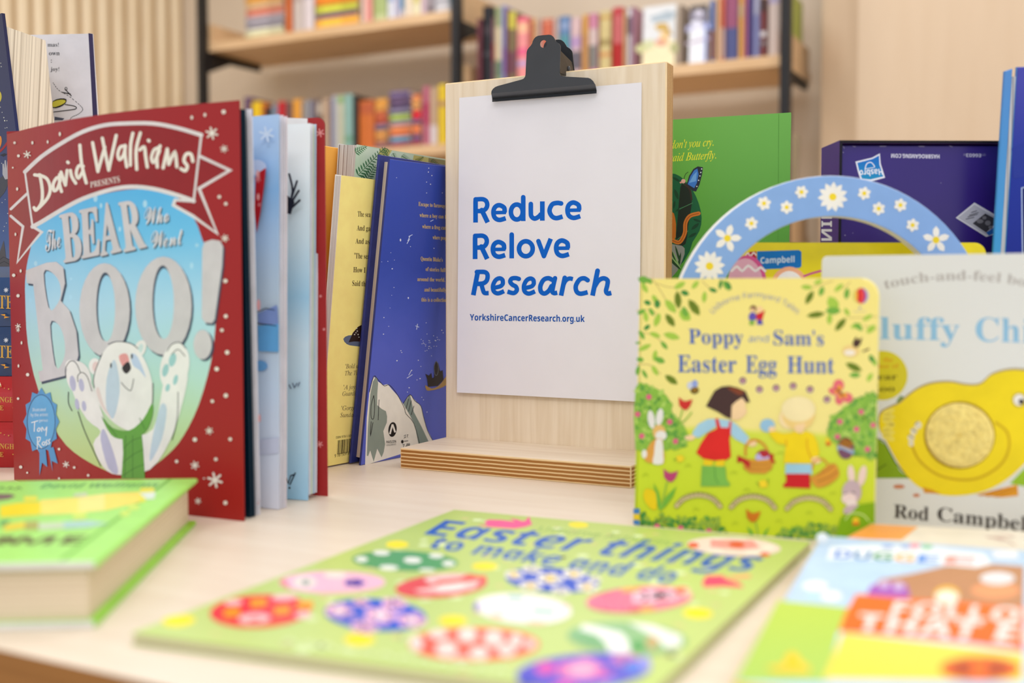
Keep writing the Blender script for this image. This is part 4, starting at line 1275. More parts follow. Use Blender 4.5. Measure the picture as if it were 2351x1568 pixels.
# ---------------------------------------------- stack of four hardbacks at the far left
ST_Y = on_z(20, 1076).y
k_ = ST_Y / F
hs = [(1076 - y) * k_ for y in (1076, 969, 863, 748, 634)]
M_GOLD = ink((206, 160, 70), .35, .5, .1, 60., .25)
sx0, sx1 = at_y(-420, 800, ST_Y).x, at_y(115, 800, ST_Y).x
stk = [('hardback_book', (176, 18, 26), 'red hardback with gilt lettering, lowest of the stack at the left edge'), ('hardback_book', (182, 20, 28), 'red hardback with gilt lettering, second from the bottom of the left stack'),
       ('hardback_book', (28, 60, 104), 'blue hardback with a lightning bolt, directly on the two red hardbacks'), ('hardback_book', (32, 68, 116), 'blue hardback with a lightning bolt, topmost of the left stack')]
for i, (nm_, col, lab) in enumerate(stk):
    z0, z1 = hs[i] + .0002, hs[i + 1] - .0002
    t = thing(nm_, lab, 'book', ((sx0 + sx1) / 2, ST_Y, z0), 'hardbacks stacked at the left edge')
    cov = ink(col, .22, .6)
    mb = MB()
    h = z1 - z0
    # rounded spine facing the viewer
    prof = []
    for j in range(13):
        q = j / 12
        prof.append((ST_Y + .006 * (1 - sin(pi * q)), z0 + h * q))
    for j in range(12):
        (ya, za), (yb, zb) = prof[j], prof[j + 1]
        mb.face([(sx0, ya, za), (sx1, ya, za), (sx1, yb, zb), (sx0, yb, zb)], cov)
    sp_ = mb
    fr = Frame((sx0, ST_Y, z0), (1, 0, 0), (0, 0, 1), (0, -1, 0))
    a = Art(mb, fr, 1e-4, 3e-5)
    yb_ = (1076, 969, 863, 748)[i]
    if i >= 2:
        a.text('TER', 'bs', (-3, yb_ - (40 if i == 3 else 42)), (50, yb_ - (38 if i == 3 else 40)), (-3, yb_ - 70), (50, yb_ - 68), M_GOLD)
        a.poly([(1, yb_ - 26), (12, yb_ - 27), (12, yb_ - 22), (22, yb_ - 20), (9, yb_ - 17), (11, yb_ - 22)], (226, 158, 50))
        a.flakes([(14, yb_ - 82, 5)], ink((214, 222, 232)), 4)
    else:
        a.text('INGHAM', 'bs', (-6, yb_ - 46), (56, yb_ - 44), (-6, yb_ - 58), (56, yb_ - 56), M_GOLD)
        a.text('CE', 'bs', (-9, yb_ - 28), (8, yb_ - 27), (-9, yb_ - 39), (8, yb_ - 38), M_GOLD)
        a.dots([(10, yb_ - 78, 1.2), (20, yb_ - 76, 1.6), (2, yb_ - 82, 1.5), (30, yb_ - 33, 1.5)], M_GOLD)
        if i == 1:
            a.poly([(-3, yb_ - 84), (0, yb_ - 92), (3, yb_ - 84)], (236, 226, 190))
    mb.build('spine', t, smooth=40)
    for zc in (z0, z1 - .003):
        mb = MB(); mb.hexa([(sx0, ST_Y + .006, zc), (sx1, ST_Y + .006, zc), (sx1, ST_Y + .15, zc), (sx0, ST_Y + .15, zc), (sx0, ST_Y + .006, zc + .003), (sx1, ST_Y + .006, zc + .003), (sx1, ST_Y + .15, zc + .003), (sx0, ST_Y + .15, zc + .003)], cov); mb.build('cover', t)
    mb = MB(); mb.hexa([(sx0 + .003, ST_Y + .007, z0 + .003), (sx1 - .003, ST_Y + .007, z0 + .003), (sx1 - .003, ST_Y + .146, z0 + .003), (sx0 + .003, ST_Y + .146, z0 + .003), (sx0 + .003, ST_Y + .007, z1 - .003), (sx1 - .003, ST_Y + .007, z1 - .003), (sx1 - .003, ST_Y + .146, z1 - .003), (sx0 + .003, ST_Y + .146, z1 - .003)], leaves((0, 0, 1))); mb.build('page_block', t)

# ---------------------------------------------- thick navy book standing open on the stack
zt = hs[4]
y0_ = 1.0
Fb = at_y(77, 634, y0_); Fb.z = zt
Ft = at_y(4, 30, y0_ + .004)
hN = Ft.z - zt
lean = (Ft - Fb)
gm = radians(38)
dc = Vector((-cos(gm), sin(gm), 0))                    # along the front cover, to the spine
dt = Vector((sin(gm), cos(gm), 0))                     # through the thickness
NB = thing('hardback_book', 'thick navy hardback standing half open on top of the left stack', 'book', Fb)
FNv = frame3(Fb + dc * .105, Fb, Fb + dc * .105 + lean)
mb = MB()
NAVY = fade('navy_cover', 'Z', [(0, (120, 130, 150)), (.03, (60, 92, 150)), (.07, (44, 68, 128)), (.13, (38, 44, 90)), (.24, (42, 40, 74))], .3, .02)
sheet(mb, Fb + dc * .105, Fb, Fb + dc * .105 + lean, Fb + lean, .003, NAVY, ink((44, 42, 76)))
a = Art(mb, FNv, 6e-5, 4e-5)
a.ell(-14, 222, 18, 20, (206, 190, 60)); a.ell(-16, 220, 14, 17, (226, 214, 110))
a.dots([(2, 145, 1), (3, 153, 1.2), (1, 246, 1), (5, 258, 1), (9, 270, 1.3), (11, 277, 1.6), (16, 277, 1.1), (12, 294, 1), (16, 293, 1.1), (4, 375, 1), (8, 440, .8), (12, 458, .8), (5, 465, 1), (18, 490, 1.2), (15, 512, 1), (10, 520, 1), (8, 530, 1.2)], (226, 226, 210), 6)
a.poly([(-6, 330), (0, 312), (4, 318), (3, 332), (-4, 345)], (228, 140, 40), 2)
a.stroke([(-6, 352), (6, 342), (20, 324)], 5, (160, 24, 30), 4)
a.poly([(0, 356), (10, 352), (18, 354), (8, 360)], (24, 24, 40))
a.poly([(-4, 420), (6, 404), (20, 412), (14, 436), (4, 450), (-4, 456)], (64, 66, 76), 2)
a.poly([(6, 400), (6, 376), (9, 376), (10, 388), (11, 368), (14, 368), (15, 386), (17, 370), (20, 372), (20, 392), (24, 380), (26, 384), (22, 410), (12, 412)], (176, 176, 182))
a.poly([(-4, 590), (6, 560), (9, 552), (11, 566), (14, 592), (24, 600), (24, 612), (-4, 612)], (86, 82, 84))
a.strokes([[(-2, 598), (8, 590), (22, 596)], [(-2, 606), (10, 600), (24, 608)]], 1.2, ink((40, 36, 40)))
mb.build('front_cover', NB)
# page block, fore edge turned to the viewer
T_ = .034
mb = MB()
B0 = Fb + dt * .004 + dc * .003
blk = [B0, B0 + dt * T_, B0 + dt * T_ + dc * .088, B0 + dc * .098]
l2_ = lean * .955
lean_b = l2_ + dt * .004 - Z * .006
mb.hexa(blk + [blk[0] + l2_, blk[1] + lean_b, blk[2] + lean_b, blk[3] + l2_], leaves((dt.x, dt.y, -.12), (240, 228, 204), (186, 172, 150), 420.))
mb.build('page_block', NB)
# back cover swung open: white inside with a navy rim
Kb, Kt = at_y(248, 634, 1.085), at_y(211, 77, 1.085)
Kb.z = zt
Sb = Vector((-.535, 1.097, zt))
lk = Kt - Kb
mb = MB()
sheet(mb, Sb, Kb, Sb + lk, Kb + lk, .003, ink((222, 222, 228), .5), ink((46, 42, 78)))
fk = frame3(Sb, Kb, Sb + lk)
a = Art(mb, fk, 8e-5, 4e-5)
a.poly([(203, 76), (213, 78), (226, 300), (215, 300)], (58, 52, 88))
TX = ink((70, 72, 80))
for s, x, y in (('mas!', 135, 107), ('own', 137, 127), ('joy!', 136, 163)):
    a.line(s, 'bs', x, y, 9 if s != 'own' else 10, TX, None, 0, 0, True)
a.dots([(118, 138, 1.2), (118, 143, 1.2)], (70, 72, 80), 6)
dash = crom([(122, 190), (135, 207), (160, 222), (184, 242), (190, 252), (180, 262), (164, 270), (158, 284), (140, 288), (128, 290)], 8)
a.strokes([[dash[i], dash[i + 1]] for i in range(0, len(dash) - 1, 2)], 1.3, TX)
a.strokes([[(150, 205), (164, 220)], [(144, 212), (162, 216)]], 2, ink((30, 30, 34)))
a.stroke(Art.ellpts(152, 204, 2.5, 3.5), 1.2, ink((30, 30, 34)), closed=True)
a.poly([(122, 232), (140, 226), (153, 228), (150, 238), (138, 246), (122, 248)], (34, 34, 36), 2)
a.poly([(122, 234), (140, 229), (151, 231), (148, 237), (136, 243), (122, 246)], (206, 200, 70), 2)
a.stroke([(150, 240), (172, 244), (174, 250), (150, 254), (124, 257)], 1.8, (40, 40, 44), 5)
a.poly([(126, 268), (148, 272), (144, 276), (126, 276)], (78, 84, 104))
mb.build('back_cover', NB)
# ================================================================== BOOKS LEANING AGAINST THE SIGN'S LEFT EDGE
bD = Vector((.554, .832, 0)).normalized()
nD = Vector((bD.y, -bD.x, 0))
la = radians(5.0)
LN = Frame(on_z(839, 1070) - nD * .0055, bD, Z * cos(la) + nD * sin(la), nD * cos(la) - Z * sin(la))
def lean_book(name, label, d, uv_front, th, cover_mat, cover_edge, art=None, cov=.0028, inset=.004, page=None, soft=False, pages_art=None):
    """Book leaning with the group: uv_front = outline of the cover that faces the viewer, d = its depth from the first book's face."""
    fr = LN.shift(d)
    us = [u for u, v in uv_front]; vs = [v for u, v in uv_front]
    O = fr.P(min(us), 0)
    O.z = 0
    t = thing(name, label, 'book', O)
    mb = MB()
    prism(mb, fr, uv_front, -cov, 0, cover_mat, cover_edge, bevel=0 if soft else .0007)
    if art:
        art(Art(mb, fr, 4e-5, 3e-5), fr)
    mb.build('back_cover', t)
    u0, u1, v0, v1 = min(us), max(us), min(vs), max(vs)
    mb = MB()
    prism(mb, fr, [(uv_front[0][0] + inset, v0 + inset * .8), (u1 - .002, v0 + inset * .8), (u1 - .002, v1 - inset * .8), (uv_front[3][0] + inset, v1 - inset * .8)], -th + cov, -cov, page or leaves(tuple(fr.N)))
    mb.build('page_block', t)
    mb = MB()
    prism(mb, fr, [(uv_front[0][0] - (.0 if soft else .001), v0), (u1, v0), (u1, v1 + .0005), (uv_front[3][0] - (.0 if soft else .001), v1 + .0005)], -th, -th + cov, cover_edge, cover_edge, bevel=0 if soft else .0007)
    mb.build('front_cover', t)
    return t
# navy storybook
top_l = LN.uv(895.4, 365)
Wd = .185
hN_ = top_l[1]
NIGHT = fade('night_sky', 'Z', [(0, (90, 100, 196)), (.10, (82, 96, 196)), (.15, (64, 84, 182)), (.19, (50, 72, 168)), (.28, (54, 76, 174))], .38, .09, 16)
def art_night(a, fr):
    a.poly([(838, 1068), (842, 960), (848, 900), (858, 864), (868, 876), (880, 884), (890, 882), (900, 894), (916, 912), (926, 928), (936, 912), (941, 905), (952, 918), (966, 932), (971, 950), (980, 984), (992, 1008), (996, 1016), (960, 1030)], (236, 232, 222))
    a.poly([(842, 1046), (850, 905), (862, 866), (868, 880), (866, 930), (886, 944), (888, 970), (880, 990), (884, 1020), (876, 1050), (866, 1030), (858, 1060), (850, 1034)], (142, 154, 144), 2)
    a.poly([(926, 928), (941, 905), (950, 946), (968, 980), (984, 1014), (962, 1026), (952, 975), (940, 952)], (130, 146, 140))
    a.strokes([[(848, 900), (858, 864), (868, 872), (882, 886), (894, 884), (912, 906), (928, 936), (932, 950), (950, 972), (964, 1022)], [(926, 926), (941, 906), (952, 920), (966, 932), (972, 956), (982, 990), (994, 1012)], [(858, 908), (852, 930), (852, 958), (858, 960), (860, 930), (858, 908)], [(870, 918), (868, 964)], [(932, 938), (938, 916)], [(938, 944), (944, 920)], [(944, 952), (950, 932)], [(852, 968), (850, 1002), (856, 970)]], 1.4, ink((34, 34, 40)), 3)
    K = ink((24, 22, 24))
    a.ell(901, 986, 9.5, 17, K, 6)
    a.polys([[(893, 996), (899, 974), (903, 974), (909, 992), (905, 993), (901, 980), (897, 997)]], (240, 236, 228))
    a.line('PAVILION', 'sb', 887, 1018, 6, K, 22, -.09); a.line("CHILDREN'S", 'ss', 887, 1024, 4, K, 22, -.09)
    a.strokes([[(927, 1001), (931, 998), (930, 1003), (927, 1006), (932, 1004)], [(934, 998), (937, 998), (934, 1001), (936, 1004)]], 1.0, K)
    a.ell(923.5, 1014, 3, 4, K); a.stroke([(928, 1013), (936, 1012)], 2, ink((120, 118, 114)))
    a.strokes([[(924, 1021), (928, 1020), (926, 1026)], [(931, 1024), (931, 1024.5)], [(934, 1019), (933, 1024), (936, 1023), (936, 1019), (934, 1019)], [(938, 1018), (938, 1023), (940, 1022), (940, 1018)]], 1.2, K)
    G = ink((222, 190, 110), .3, .5)
    for s, x, y, x1, y1 in (('Escape to faraway', 960.5, 472.5, 1022, 477.5), ('where a boy can f', 963, 498, 1024, 502), ('where a frog can', 969, 524, 1024, 527.5), ('where people', 993, 549, 1030, 551),
                            ("Quentin Blake's", 965.5, 598, 1016, 601), ('of stories full', 977, 622, 1022, 624.5), ('around the world. Q', 958, 645, 1030, 647), ('and beautifully', 974, 669, 1024, 670), ('this is a collection', 967, 692, 1026, 693)):
        a.text(s, 'bs', (x, y), (x1, y1), (x, y - 9), (x1, y1 - 9), G)
    R2 = random.Random(4)
    st_ = [(984, 386, 1.2), (983, 395, 1.3), (991, 403, 1.2), (979, 418, 1.1), (988, 423, 1.3), (910, 408, .9), (979, 443, 1), (1015, 443, 1), (919, 551, 1.8, 3.5), (942, 566, 1), (996, 570, 1), (890, 600, 1), (900, 617, 1.6), (897, 580, .8), (905, 597, .8), (937, 684, 1.5, 2.5), (899, 678, .8), (904, 660, 1), (876, 601, .8), (881, 729, 1.3), (892, 749, 1), (880, 767, 1.4), (911, 828, 1.6), (920, 805, 1.2), (922, 809, 1.2), (960, 827, 1.2), (966, 841, 1), (964, 869, 1.4), (957, 872, 1), (939, 890, 1.4), (984, 800, 1), (1000, 782, 1.2), (1014, 758, 1.2), (1017, 764, 1), (935, 900, 1), (945, 850, 1.2), (968, 912, 1), (972, 918, 1), (980, 946, 1.1), (895, 707, .8), (978, 741, 1)]
    for k in range(26):
        st_.append((955 + R2.gauss(28, 14), 790 + R2.gauss(0, 12), .9))
    a.dots(st_, (226, 228, 240), 6)
    a.strokes([[(936, 553), (941, 541)], [(934, 559), (940, 549)], [(938, 543), (946, 539)], [(954, 748), (961, 751)], [(958, 744), (956, 756)], [(938, 861), (944, 850)], [(934, 868), (946, 860)], [(988, 508), (994, 505)]], 1.5, ink((206, 216, 246)))
    a.poly([(976, 884), (990, 892), (1006, 886), (1018, 872), (1024, 864), (1030, 872), (1024, 884), (1008, 892), (990, 896), (979, 896)], (176, 140, 84), 2)
    a.poly([(982, 888), (980, 870), (976, 858), (984, 862), (990, 856), (992, 868), (996, 866), (996, 842), (1001, 828), (1006, 834), (1010, 852), (1016, 850), (1018, 872), (1004, 886)], (40, 32, 36), 0)
    a.stroke(Art.ellpts(1001, 846, 5, 16), 1.0, (110, 116, 130), closed=True)
navy = ink((44, 54, 124), .4, .4, .1, 140)
lean_book('storybook', 'navy hardback storybook with starry sky and snowy mountains leaning on the sign board', 0, [(0, 0), (Wd, 0), (Wd, hN_ + .003), (top_l[0], hN_)], .0145, NIGHT, navy, art_night, inset=.0065, page=leaves(tuple(LN.N), (228, 214, 190), (196, 182, 158), 1500))
# yellow paperback
Fy = LN.shift(-.0165)
yTL, yTR = Fy.uv(783.8, 402.4), Fy.uv(858.7, 411)
yb = Fy.uv(757, 720)[0] - (yTL[0] - Fy.uv(757, 720)[0]) * .9
def art_yellow(a, fr):
    D = ink((74, 54, 34))
    for s, x, y, x1 in (('The sea', 821, 497, 850.5), ('And ga', 819, 529, 850), ('And as', 816, 559, 848), ('"The sea', 813, 593, 848), ('How I l', 811, 625, 845), ('Said the', 808.5, 656, 843)):
        a.text(s, 'bs', (x, y), (x1, y + 1.5), (x + .4, y - 12), (x1 + .4, y - 10.5), D)
    a.poly([(788, 778), (800, 770), (822, 770), (836, 774), (836, 794), (812, 794), (796, 790)], (96, 106, 130), 2)
    a.poly([(800, 786), (810, 764), (822, 750), (832, 745), (836, 748), (836, 784), (812, 784)], (50, 34, 30))
    a.dots([(814, 768, 1.6), (820, 760, 1.6), (817, 764, 1.3), (822, 768, 1.5), (819, 754, 1.4), (824, 774, 1.4)], (216, 210, 200), 8)
    a.poly([(824, 784), (828, 772), (836, 770), (836, 784)], (120, 60, 40))
    B = ink((110, 92, 70))
    for s, x, y, x1 in (("'Bold and", 793, 846, 834), ('The Times', 792, 862, 836), ("'A joy to", 789, 894, 828), ('Guardian', 786, 909, 826), ("'Gorgeous", 784, 942, 832), ('Sunday Ex', 781, 958, 832)):
        a.text(s, 'is', (x, y), (x1, y - 2), (x, y - 10), (x1, y - 12), B)
    K = ink((44, 34, 22))
    a.text('ISBN 978-1-5098-0', 'ss', (771, 1007), (816, 1001), (771, 1002), (816, 996), K)
    R3 = random.Random(3)
    x = 775.
    bars = []
    while x < 815:
        w_ = R3.choice((.6, .9, 1.4))
        y0 = 1011 - (x - 775) * .14
        bars.append([(x, y0), (x + w_, y0 - .1), (x + w_ - 1.5, y0 + 32), (x - 1.5, y0 + 32.2)])
        x += w_ + R3.choice((.7, 1., 1.5))
    a.polys(bars, K)
    a.text('9 781509 8012', 'ss', (768, 1050), (812, 1041), (768, 1043), (812, 1034), K)
lean_book('paperback', 'yellow paperback with a barcode leaning behind the navy storybook', -.0165, [(Fy.uv(733, 1083)[0], 0), (yTR[0] + .10, 0), (yTR[0] + .10, yTL[1]), (yTL[0], yTL[1])],
          .0075, ink((255, 232, 140), .4), ink((240, 236, 226), .5), art_yellow, cov=.0005, inset=.0006, page=leaves(tuple(LN.N), (222, 218, 210), (150, 146, 138), 900), soft=True)
# fern-covered book behind them
Ff = LN.shift(-.030)
fTL = Ff.uv(819.8, 331.6)
def art_fern(a, fr):
    a.poly([(818, 334), (1022, 368), (1022, 420), (812, 420)], fade('fern_wash', 'Z', [(.2, (206, 218, 190)), (.27, (186, 208, 180)), (.30, (214, 226, 206))], .45, .05, 40))
    a.polys([[(872, 340), (900, 345), (884, 372), (866, 370)], [(950, 356), (985, 362), (980, 384), (946, 378)]], (196, 186, 112))
    a.poly([(984, 362), (1024, 368), (1024, 392), (982, 386)], (140, 130, 84), 0)
    R4 = random.Random(9)
    for (x0, y0, x1, y1, n, L, c) in ((822, 402, 884, 338, 12, 16, (66, 116, 76)), (816, 350, 842, 336, 6, 12, (74, 128, 84)), (824, 440, 862, 380, 12, 20, (58, 106, 66)), (890, 342, 872, 366, 6, 9, (96, 132, 80)), (880, 342, 892, 362, 6, 8, (86, 122, 70)), (922, 358, 946, 372, 8, 9, (150, 178, 150)), (955, 372, 972, 360, 6, 8, (120, 126, 60)), (990, 368, 1016, 386, 8, 8, (96, 86, 54)), (902, 352, 912, 372, 6, 7, (160, 184, 160))):
        ang = math.degrees(math.atan2(y1 - y0, x1 - x0))
        it = []
        for k in range(n):
            q = k / n
            x, y = x0 + (x1 - x0) * q, y0 + (y1 - y0) * q
            l = L * (1 - q * .6)
            for s in (-1, 1):
                an = ang + s * 62
                it.append((x + l * .5 * cos(radians(an)), y + l * .5 * sin(radians(an)), l, l * .26, an))
        a.leaf(it, c)
        a.stroke([(x0, y0), (x1, y1)], 1.3, (70, 110, 70))
lean_book('picture_book', 'picture book with green fern leaves on its cover, behind the yellow paperback', -.030, [(fTL[0], 0), (fTL[0] + .19, 0), (fTL[0] + .19, fTL[1]), (fTL[0], fTL[1])], .023, ink((200, 214, 186), .45), ink((226, 226, 222), .5), art_fern, cov=.0006, inset=.0006,
          page=leaves(tuple(LN.N), (214, 214, 210), (120, 96, 84), 700), soft=True)
# orange book right behind
Fo = LN.shift(-.056)
oT = Fo.uv(770, 338.5)
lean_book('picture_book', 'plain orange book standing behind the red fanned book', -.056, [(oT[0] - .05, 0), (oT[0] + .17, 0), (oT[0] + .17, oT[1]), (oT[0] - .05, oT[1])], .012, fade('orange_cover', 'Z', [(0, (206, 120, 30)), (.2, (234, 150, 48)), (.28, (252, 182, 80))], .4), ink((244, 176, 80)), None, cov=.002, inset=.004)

# ================================================================== RIGHT SIDE, FROM THE BACK
# tall green picture book behind the sign
gP = Vector((at_y(1809, 667, 1.0).x, 1.0, 0))
gU = Vector((.937, -.35, 0)).normalized()
GF = upright(gP - gU * .245, (gU.x, gU.y), 1.5)
gw = .245
gh = GF.uv(1811, 258.5)[1]
gt = thing('picture_book', 'tall green picture book with yellow verse, standing behind the right of the sign', 'book', gP - gU * .245)
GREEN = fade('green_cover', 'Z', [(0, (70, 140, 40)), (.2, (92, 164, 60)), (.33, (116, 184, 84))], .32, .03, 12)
mb = MB()
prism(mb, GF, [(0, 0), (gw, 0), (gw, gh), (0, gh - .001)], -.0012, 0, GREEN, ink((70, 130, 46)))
a = Art(mb, GF, 4e-5, 3e-5)
YV = ink((252, 240, 60))
a.text("don't you cry.", 'is', (1539, 341.5), (1638, 334.5), (1541, 323), (1640, 316), YV)
a.text('said Butterfly.', 'is', (1537, 371), (1644, 364), (1539, 353), (1646, 346), YV)
DG = ink((26, 96, 60))
a.poly([(1500, 400), (1540, 398), (1556, 402), (1570, 412), (1590, 436), (1604, 466), (1611, 500), (1606, 530), (1590, 556), (1570, 600), (1500, 640)], DG, 2)
a.poly([(1562, 430), (1570, 424), (1586, 442), (1588, 470), (1580, 520), (1574, 560), (1552, 562), (1556, 500)], (30, 42, 34), 2)
a.leaf([(1553, 446, 26, 8, 70), (1548, 470, 20, 5, 100), (1560, 480, 24, 5, -30), (1596, 520, 24, 8, -40), (1590, 540, 22, 7, -30), (1600, 506, 20, 6, 20), (1553, 412, 20, 6, 30)], ink((22, 66, 42)))
a.stroke([(1560, 480), (1590, 466)], 1.3, (80, 140, 96)); a.stroke([(1548, 556), (1580, 530)], 1.3, (80, 140, 96))
a.poly([(1500, 480), (1540, 484), (1550, 500), (1552, 530), (1545, 556), (1500, 562)], (206, 116, 40), 2)
a.stroke([(1544, 552), (1560, 556), (1572, 536), (1574, 512), (1584, 496), (1604, 490)], 9, (214, 124, 46), 6)
a.stroke([(1544, 552), (1560, 556), (1572, 536), (1574, 512), (1584, 496), (1604, 490)], 2, (170, 84, 26), 6)
a.poly([(1576, 424), (1582, 404), (1592, 388), (1602, 382), (1614, 384), (1612, 400), (1606, 424), (1598, 440), (1590, 438)], (40, 44, 60))
a.poly([(1579, 423), (1585, 405), (1594, 391), (1601, 387), (1604, 400), (1600, 420), (1594, 432)], (62, 122, 204))
a.poly([(1582, 420), (1592, 402), (1600, 394), (1598, 416)], (110, 166, 226))
a.dots([(1611, 388, 1.6), (1609, 396, 1.6), (1607, 404, 1.5), (1604, 414, 1.6), (1600, 428, 1.5)], (232, 236, 240), 6)
a.ell(1569, 416, 5, 5, (232, 176, 160)); a.ell(1563, 419, 2.5, 2, (226, 156, 140))
a.stroke([(1570, 411), (1574, 400), (1580, 395)], 1.2, (40, 40, 40), 4)
a.stroke([(1572, 422), (1584, 436), (1588, 458)], 4, (60, 44, 36), 4)
a.poly([(1500, 562), (1552, 562), (1572, 570), (1566, 600), (1540, 640), (1500, 640)], (150, 152, 146), 2)
a.leaf([(1548, 590, 50, 6, 60), (1556, 584, 46, 5, 74), (1544, 600, 56, 7, 46), (1560, 598, 40, 5, 100)], ink((40, 74, 44)))
a.leaf([(1552, 594, 40, 3, 66), (1550, 600, 44, 3, 50)], ink((150, 190, 120)))
a.stroke([(1788, 262), (1786, 555)], .8, (84, 150, 56))
mb.build('back_cover', gt)
mb = MB(); prism(mb, GF, [(.001, .001), (gw - .0015, .001), (gw - .0015, gh - .002), (.001, gh - .002)], -.0062, -.0012, leaves(tuple(GF.N))); mb.build('page_block', gt)
mb = MB(); prism(mb, GF, [(0, 0), (gw - .0005, 0), (gw - .0005, gh - .0004), (0, gh - .001)], -.0074, -.0062, ink((84, 150, 56))); mb.build('front_cover', gt)

# purple game box, standing upside down with its lid toward the back
bx = at_y(1923, 667, .86)
PX = Frame(Vector((bx.x, .86, 0)), (1, .02, 0), Z, (.02, -1, 0))
bw, bh, bdp = .27, PX.uv(1923, 322)[1], .047
pb = thing('game_box', 'purple cardboard game box turned upside down, behind the flowered blue arch', 'box', PX.O)
PUR = ink((44, 20, 112), .3, .5, .06, 14)
PURL = ink((84, 46, 128), .45, .2)
BLK = ink((14, 10, 22), .5)
mb = MB()
wl = .0022
for (u0, u1, v0, v1) in ((0, wl, 0, bh), (bw - wl, bw, 0, bh), (wl, bw - wl, bh - wl, bh), (wl, bw - wl, 0, wl)):
    prism(mb, PX, [(u0, v0), (u1, v0), (u1, v1), (u0, v1)], -bdp, 0, BLK, PURL)
prism(mb, PX, [(wl, wl), (bw - wl, wl), (bw - wl, bh - wl), (wl, bh - wl)], -bdp, -bdp + .002, PURL)
LFace = Frame(PX.P(0, 0, -bdp), -PX.N * -1 * -1, Z, PX.U * -1) if False else frame3(PX.P(0, 0, -bdp), PX.P(0, 0, 0), PX.P(0, bh, -bdp))
a = Art(mb, LFace, 4e-5, 3e-5)
a.text('MIND', 'sb', (1910, 470), (1910, 585), (1886, 470), (1886, 585), ink((226, 222, 232)))
mb.build('lid', pb, label='outer lid of the purple box')
mb = MB()
i_ = PX.shift(-.004)
q = [PX.uv(1932, 333, -.004), PX.uv(2290, 333, -.004)]
iu0, iv1 = q[0]
prism(mb, i_, [(iu0, .004), (bw - iu0, .004), (bw - iu0, iv1), (iu0, iv1)], -.038, 0, PUR, BLK, bevel=.0008)
a = Art(mb, i_, 4e-5, 3e-5)
WP = ink((224, 224, 236))
# lettering is upside down on this box
a.text('HASBROGAMING.COM', 'sb', (2157, 355), (2046, 353), (2157, 364), (2046, 362), WP)
a.text('E6603', 'sb', (2252, 353), (2218, 352.5), (2252, 361), (2218, 360.5), ink((190, 188, 206)))
a.text('0319', 'ss', (2263, 353), (2253, 353), (2263, 358), (2253, 358), ink((150, 146, 176))); a.text('348', 'ss', (2218, 352.5), (2212, 352.5), (2218, 358), (2212, 358), ink((150, 146, 176)))
a.poly([(1964, 371), (2002, 362), (2020, 352), (2022, 376), (2032, 408), (1998, 417), (1976, 414), (1970, 396)], (226, 228, 240))
a.poly([(1968, 374), (2003, 365), (2018, 357), (2019, 378), (2028, 405), (1998, 412), (1979, 410), (1973, 394)], fade('logo_blue', 'Z', [(.24, (30, 160, 196)), (.262, (24, 112, 196)), (.275, (20, 100, 190))], .3))
a.text('Hasbro', 'sb', (2026, 391), (1972, 397), (2026, 402), (1972, 408), (236, 238, 246), ) if False else a.text('Hasbro', 'sb', (2025, 387), (1973, 391), (2027, 401), (1974, 405), ink((236, 238, 246)))
a.stroke([(1986, 388), (1990, 376), (2000, 373), (2008, 382)], 2, (236, 238, 246), 5); a.stroke([(1986, 388), (2008, 384)], 1.4, (236, 238, 246))
a.poly([(2194, 500), (2237, 465), (2300, 502), (2300, 532), (2264, 544)], (206, 206, 214))
a.poly([(2199, 500), (2237, 470), (2300, 507), (2300, 527), (2264, 539)], (176, 176, 188))
a.poly([(2233, 513), (2262, 490), (2292, 506), (2264, 534)], (60, 58, 64), 0)
a.dots([(2250, 508, 8, 5), (2268, 512, 7, 6), (2260, 500, 5, 4), (2274, 522, 5, 4)], (120, 118, 124), 9)
a.poly([(2264, 534), (2282, 522), (2296, 530), (2270, 541)], (36, 96, 176))
a.strokes([[(2226, 494), (2246, 488)], [(2222, 498), (2244, 492)], [(2230, 488), (2242, 484)], [(2218, 503), (2236, 499)]], 1.8, ink((70, 70, 78)))
a.strokes([[(1936, 336), (1938, 340)], [(1958, 336), (1964, 337)], [(2020, 336), (2034, 336)], [(2110, 336), (2122, 336.5)], [(2180, 335), (2186, 337)]], 1.6, ink((150, 140, 176)))
a.dots([(1936, 350, 1), (1940, 540, 1.2), (1946, 480, .9), (2160, 420, .8), (1958, 535, .8), (2100, 500, .7)], (180, 172, 206), 6)
mb.build('tray', pb)

# glossy blue book at the right edge, leaning
RbY = .835
rl = at_y(2278, 578, RbY); rl.z = 0
# spine line continues down to the table
pt_, pb_ = at_y(2303, 157, RbY), at_y(2278, 578, RbY)
k = (pb_ - pt_) / (pt_.z - pb_.z)
foot = pb_ + k * pb_.z
foot.z = 0
rd = Vector((.99, -.08, 0)).normalized()
RF = frame3(foot, foot + rd, pt_)
RB = thing('hardback_book', 'glossy deep blue book leaning at the right edge beside the purple box', 'book', foot)
SKYB = fade('blue_spine', 'Z', [(.1, (70, 176, 214)), (.2, (64, 150, 206)), (.32, (84, 140, 204))], .25)
DEEP = fade('blue_cover', 'Z', [(.1, (10, 26, 110)), (.19, (20, 40, 140)), (.26, (30, 50, 150)), (.32, (70, 72, 166))], .12)
tU, rh = RF.uv(2306.5, 157)
wS = .0060
mb = MB(); prism(mb, RF, [(0, 0), (wS, 0), (tU + wS, rh), (tU, rh - .002)], -.004, 0, SKYB, SKYB, bevel=.001, seg=3); mb.build('spine', RB)
mb = MB(); prism(mb, RF, [(wS, .004), (wS + .003, .004), (tU + wS + .003, rh - .006), (tU + wS, rh - .006)], -.004, -.001, leaves(tuple(RF.U), (206, 206, 204), (150, 150, 156), 700)); mb.build('page_block', RB)
mb = MB(); prism(mb, RF, [(wS + .003, 0), (.19, 0), (.19 + tU, rh + .002), (tU + wS + .003, rh + .001)], -.004, .0005, DEEP, SKYB, bevel=.001)
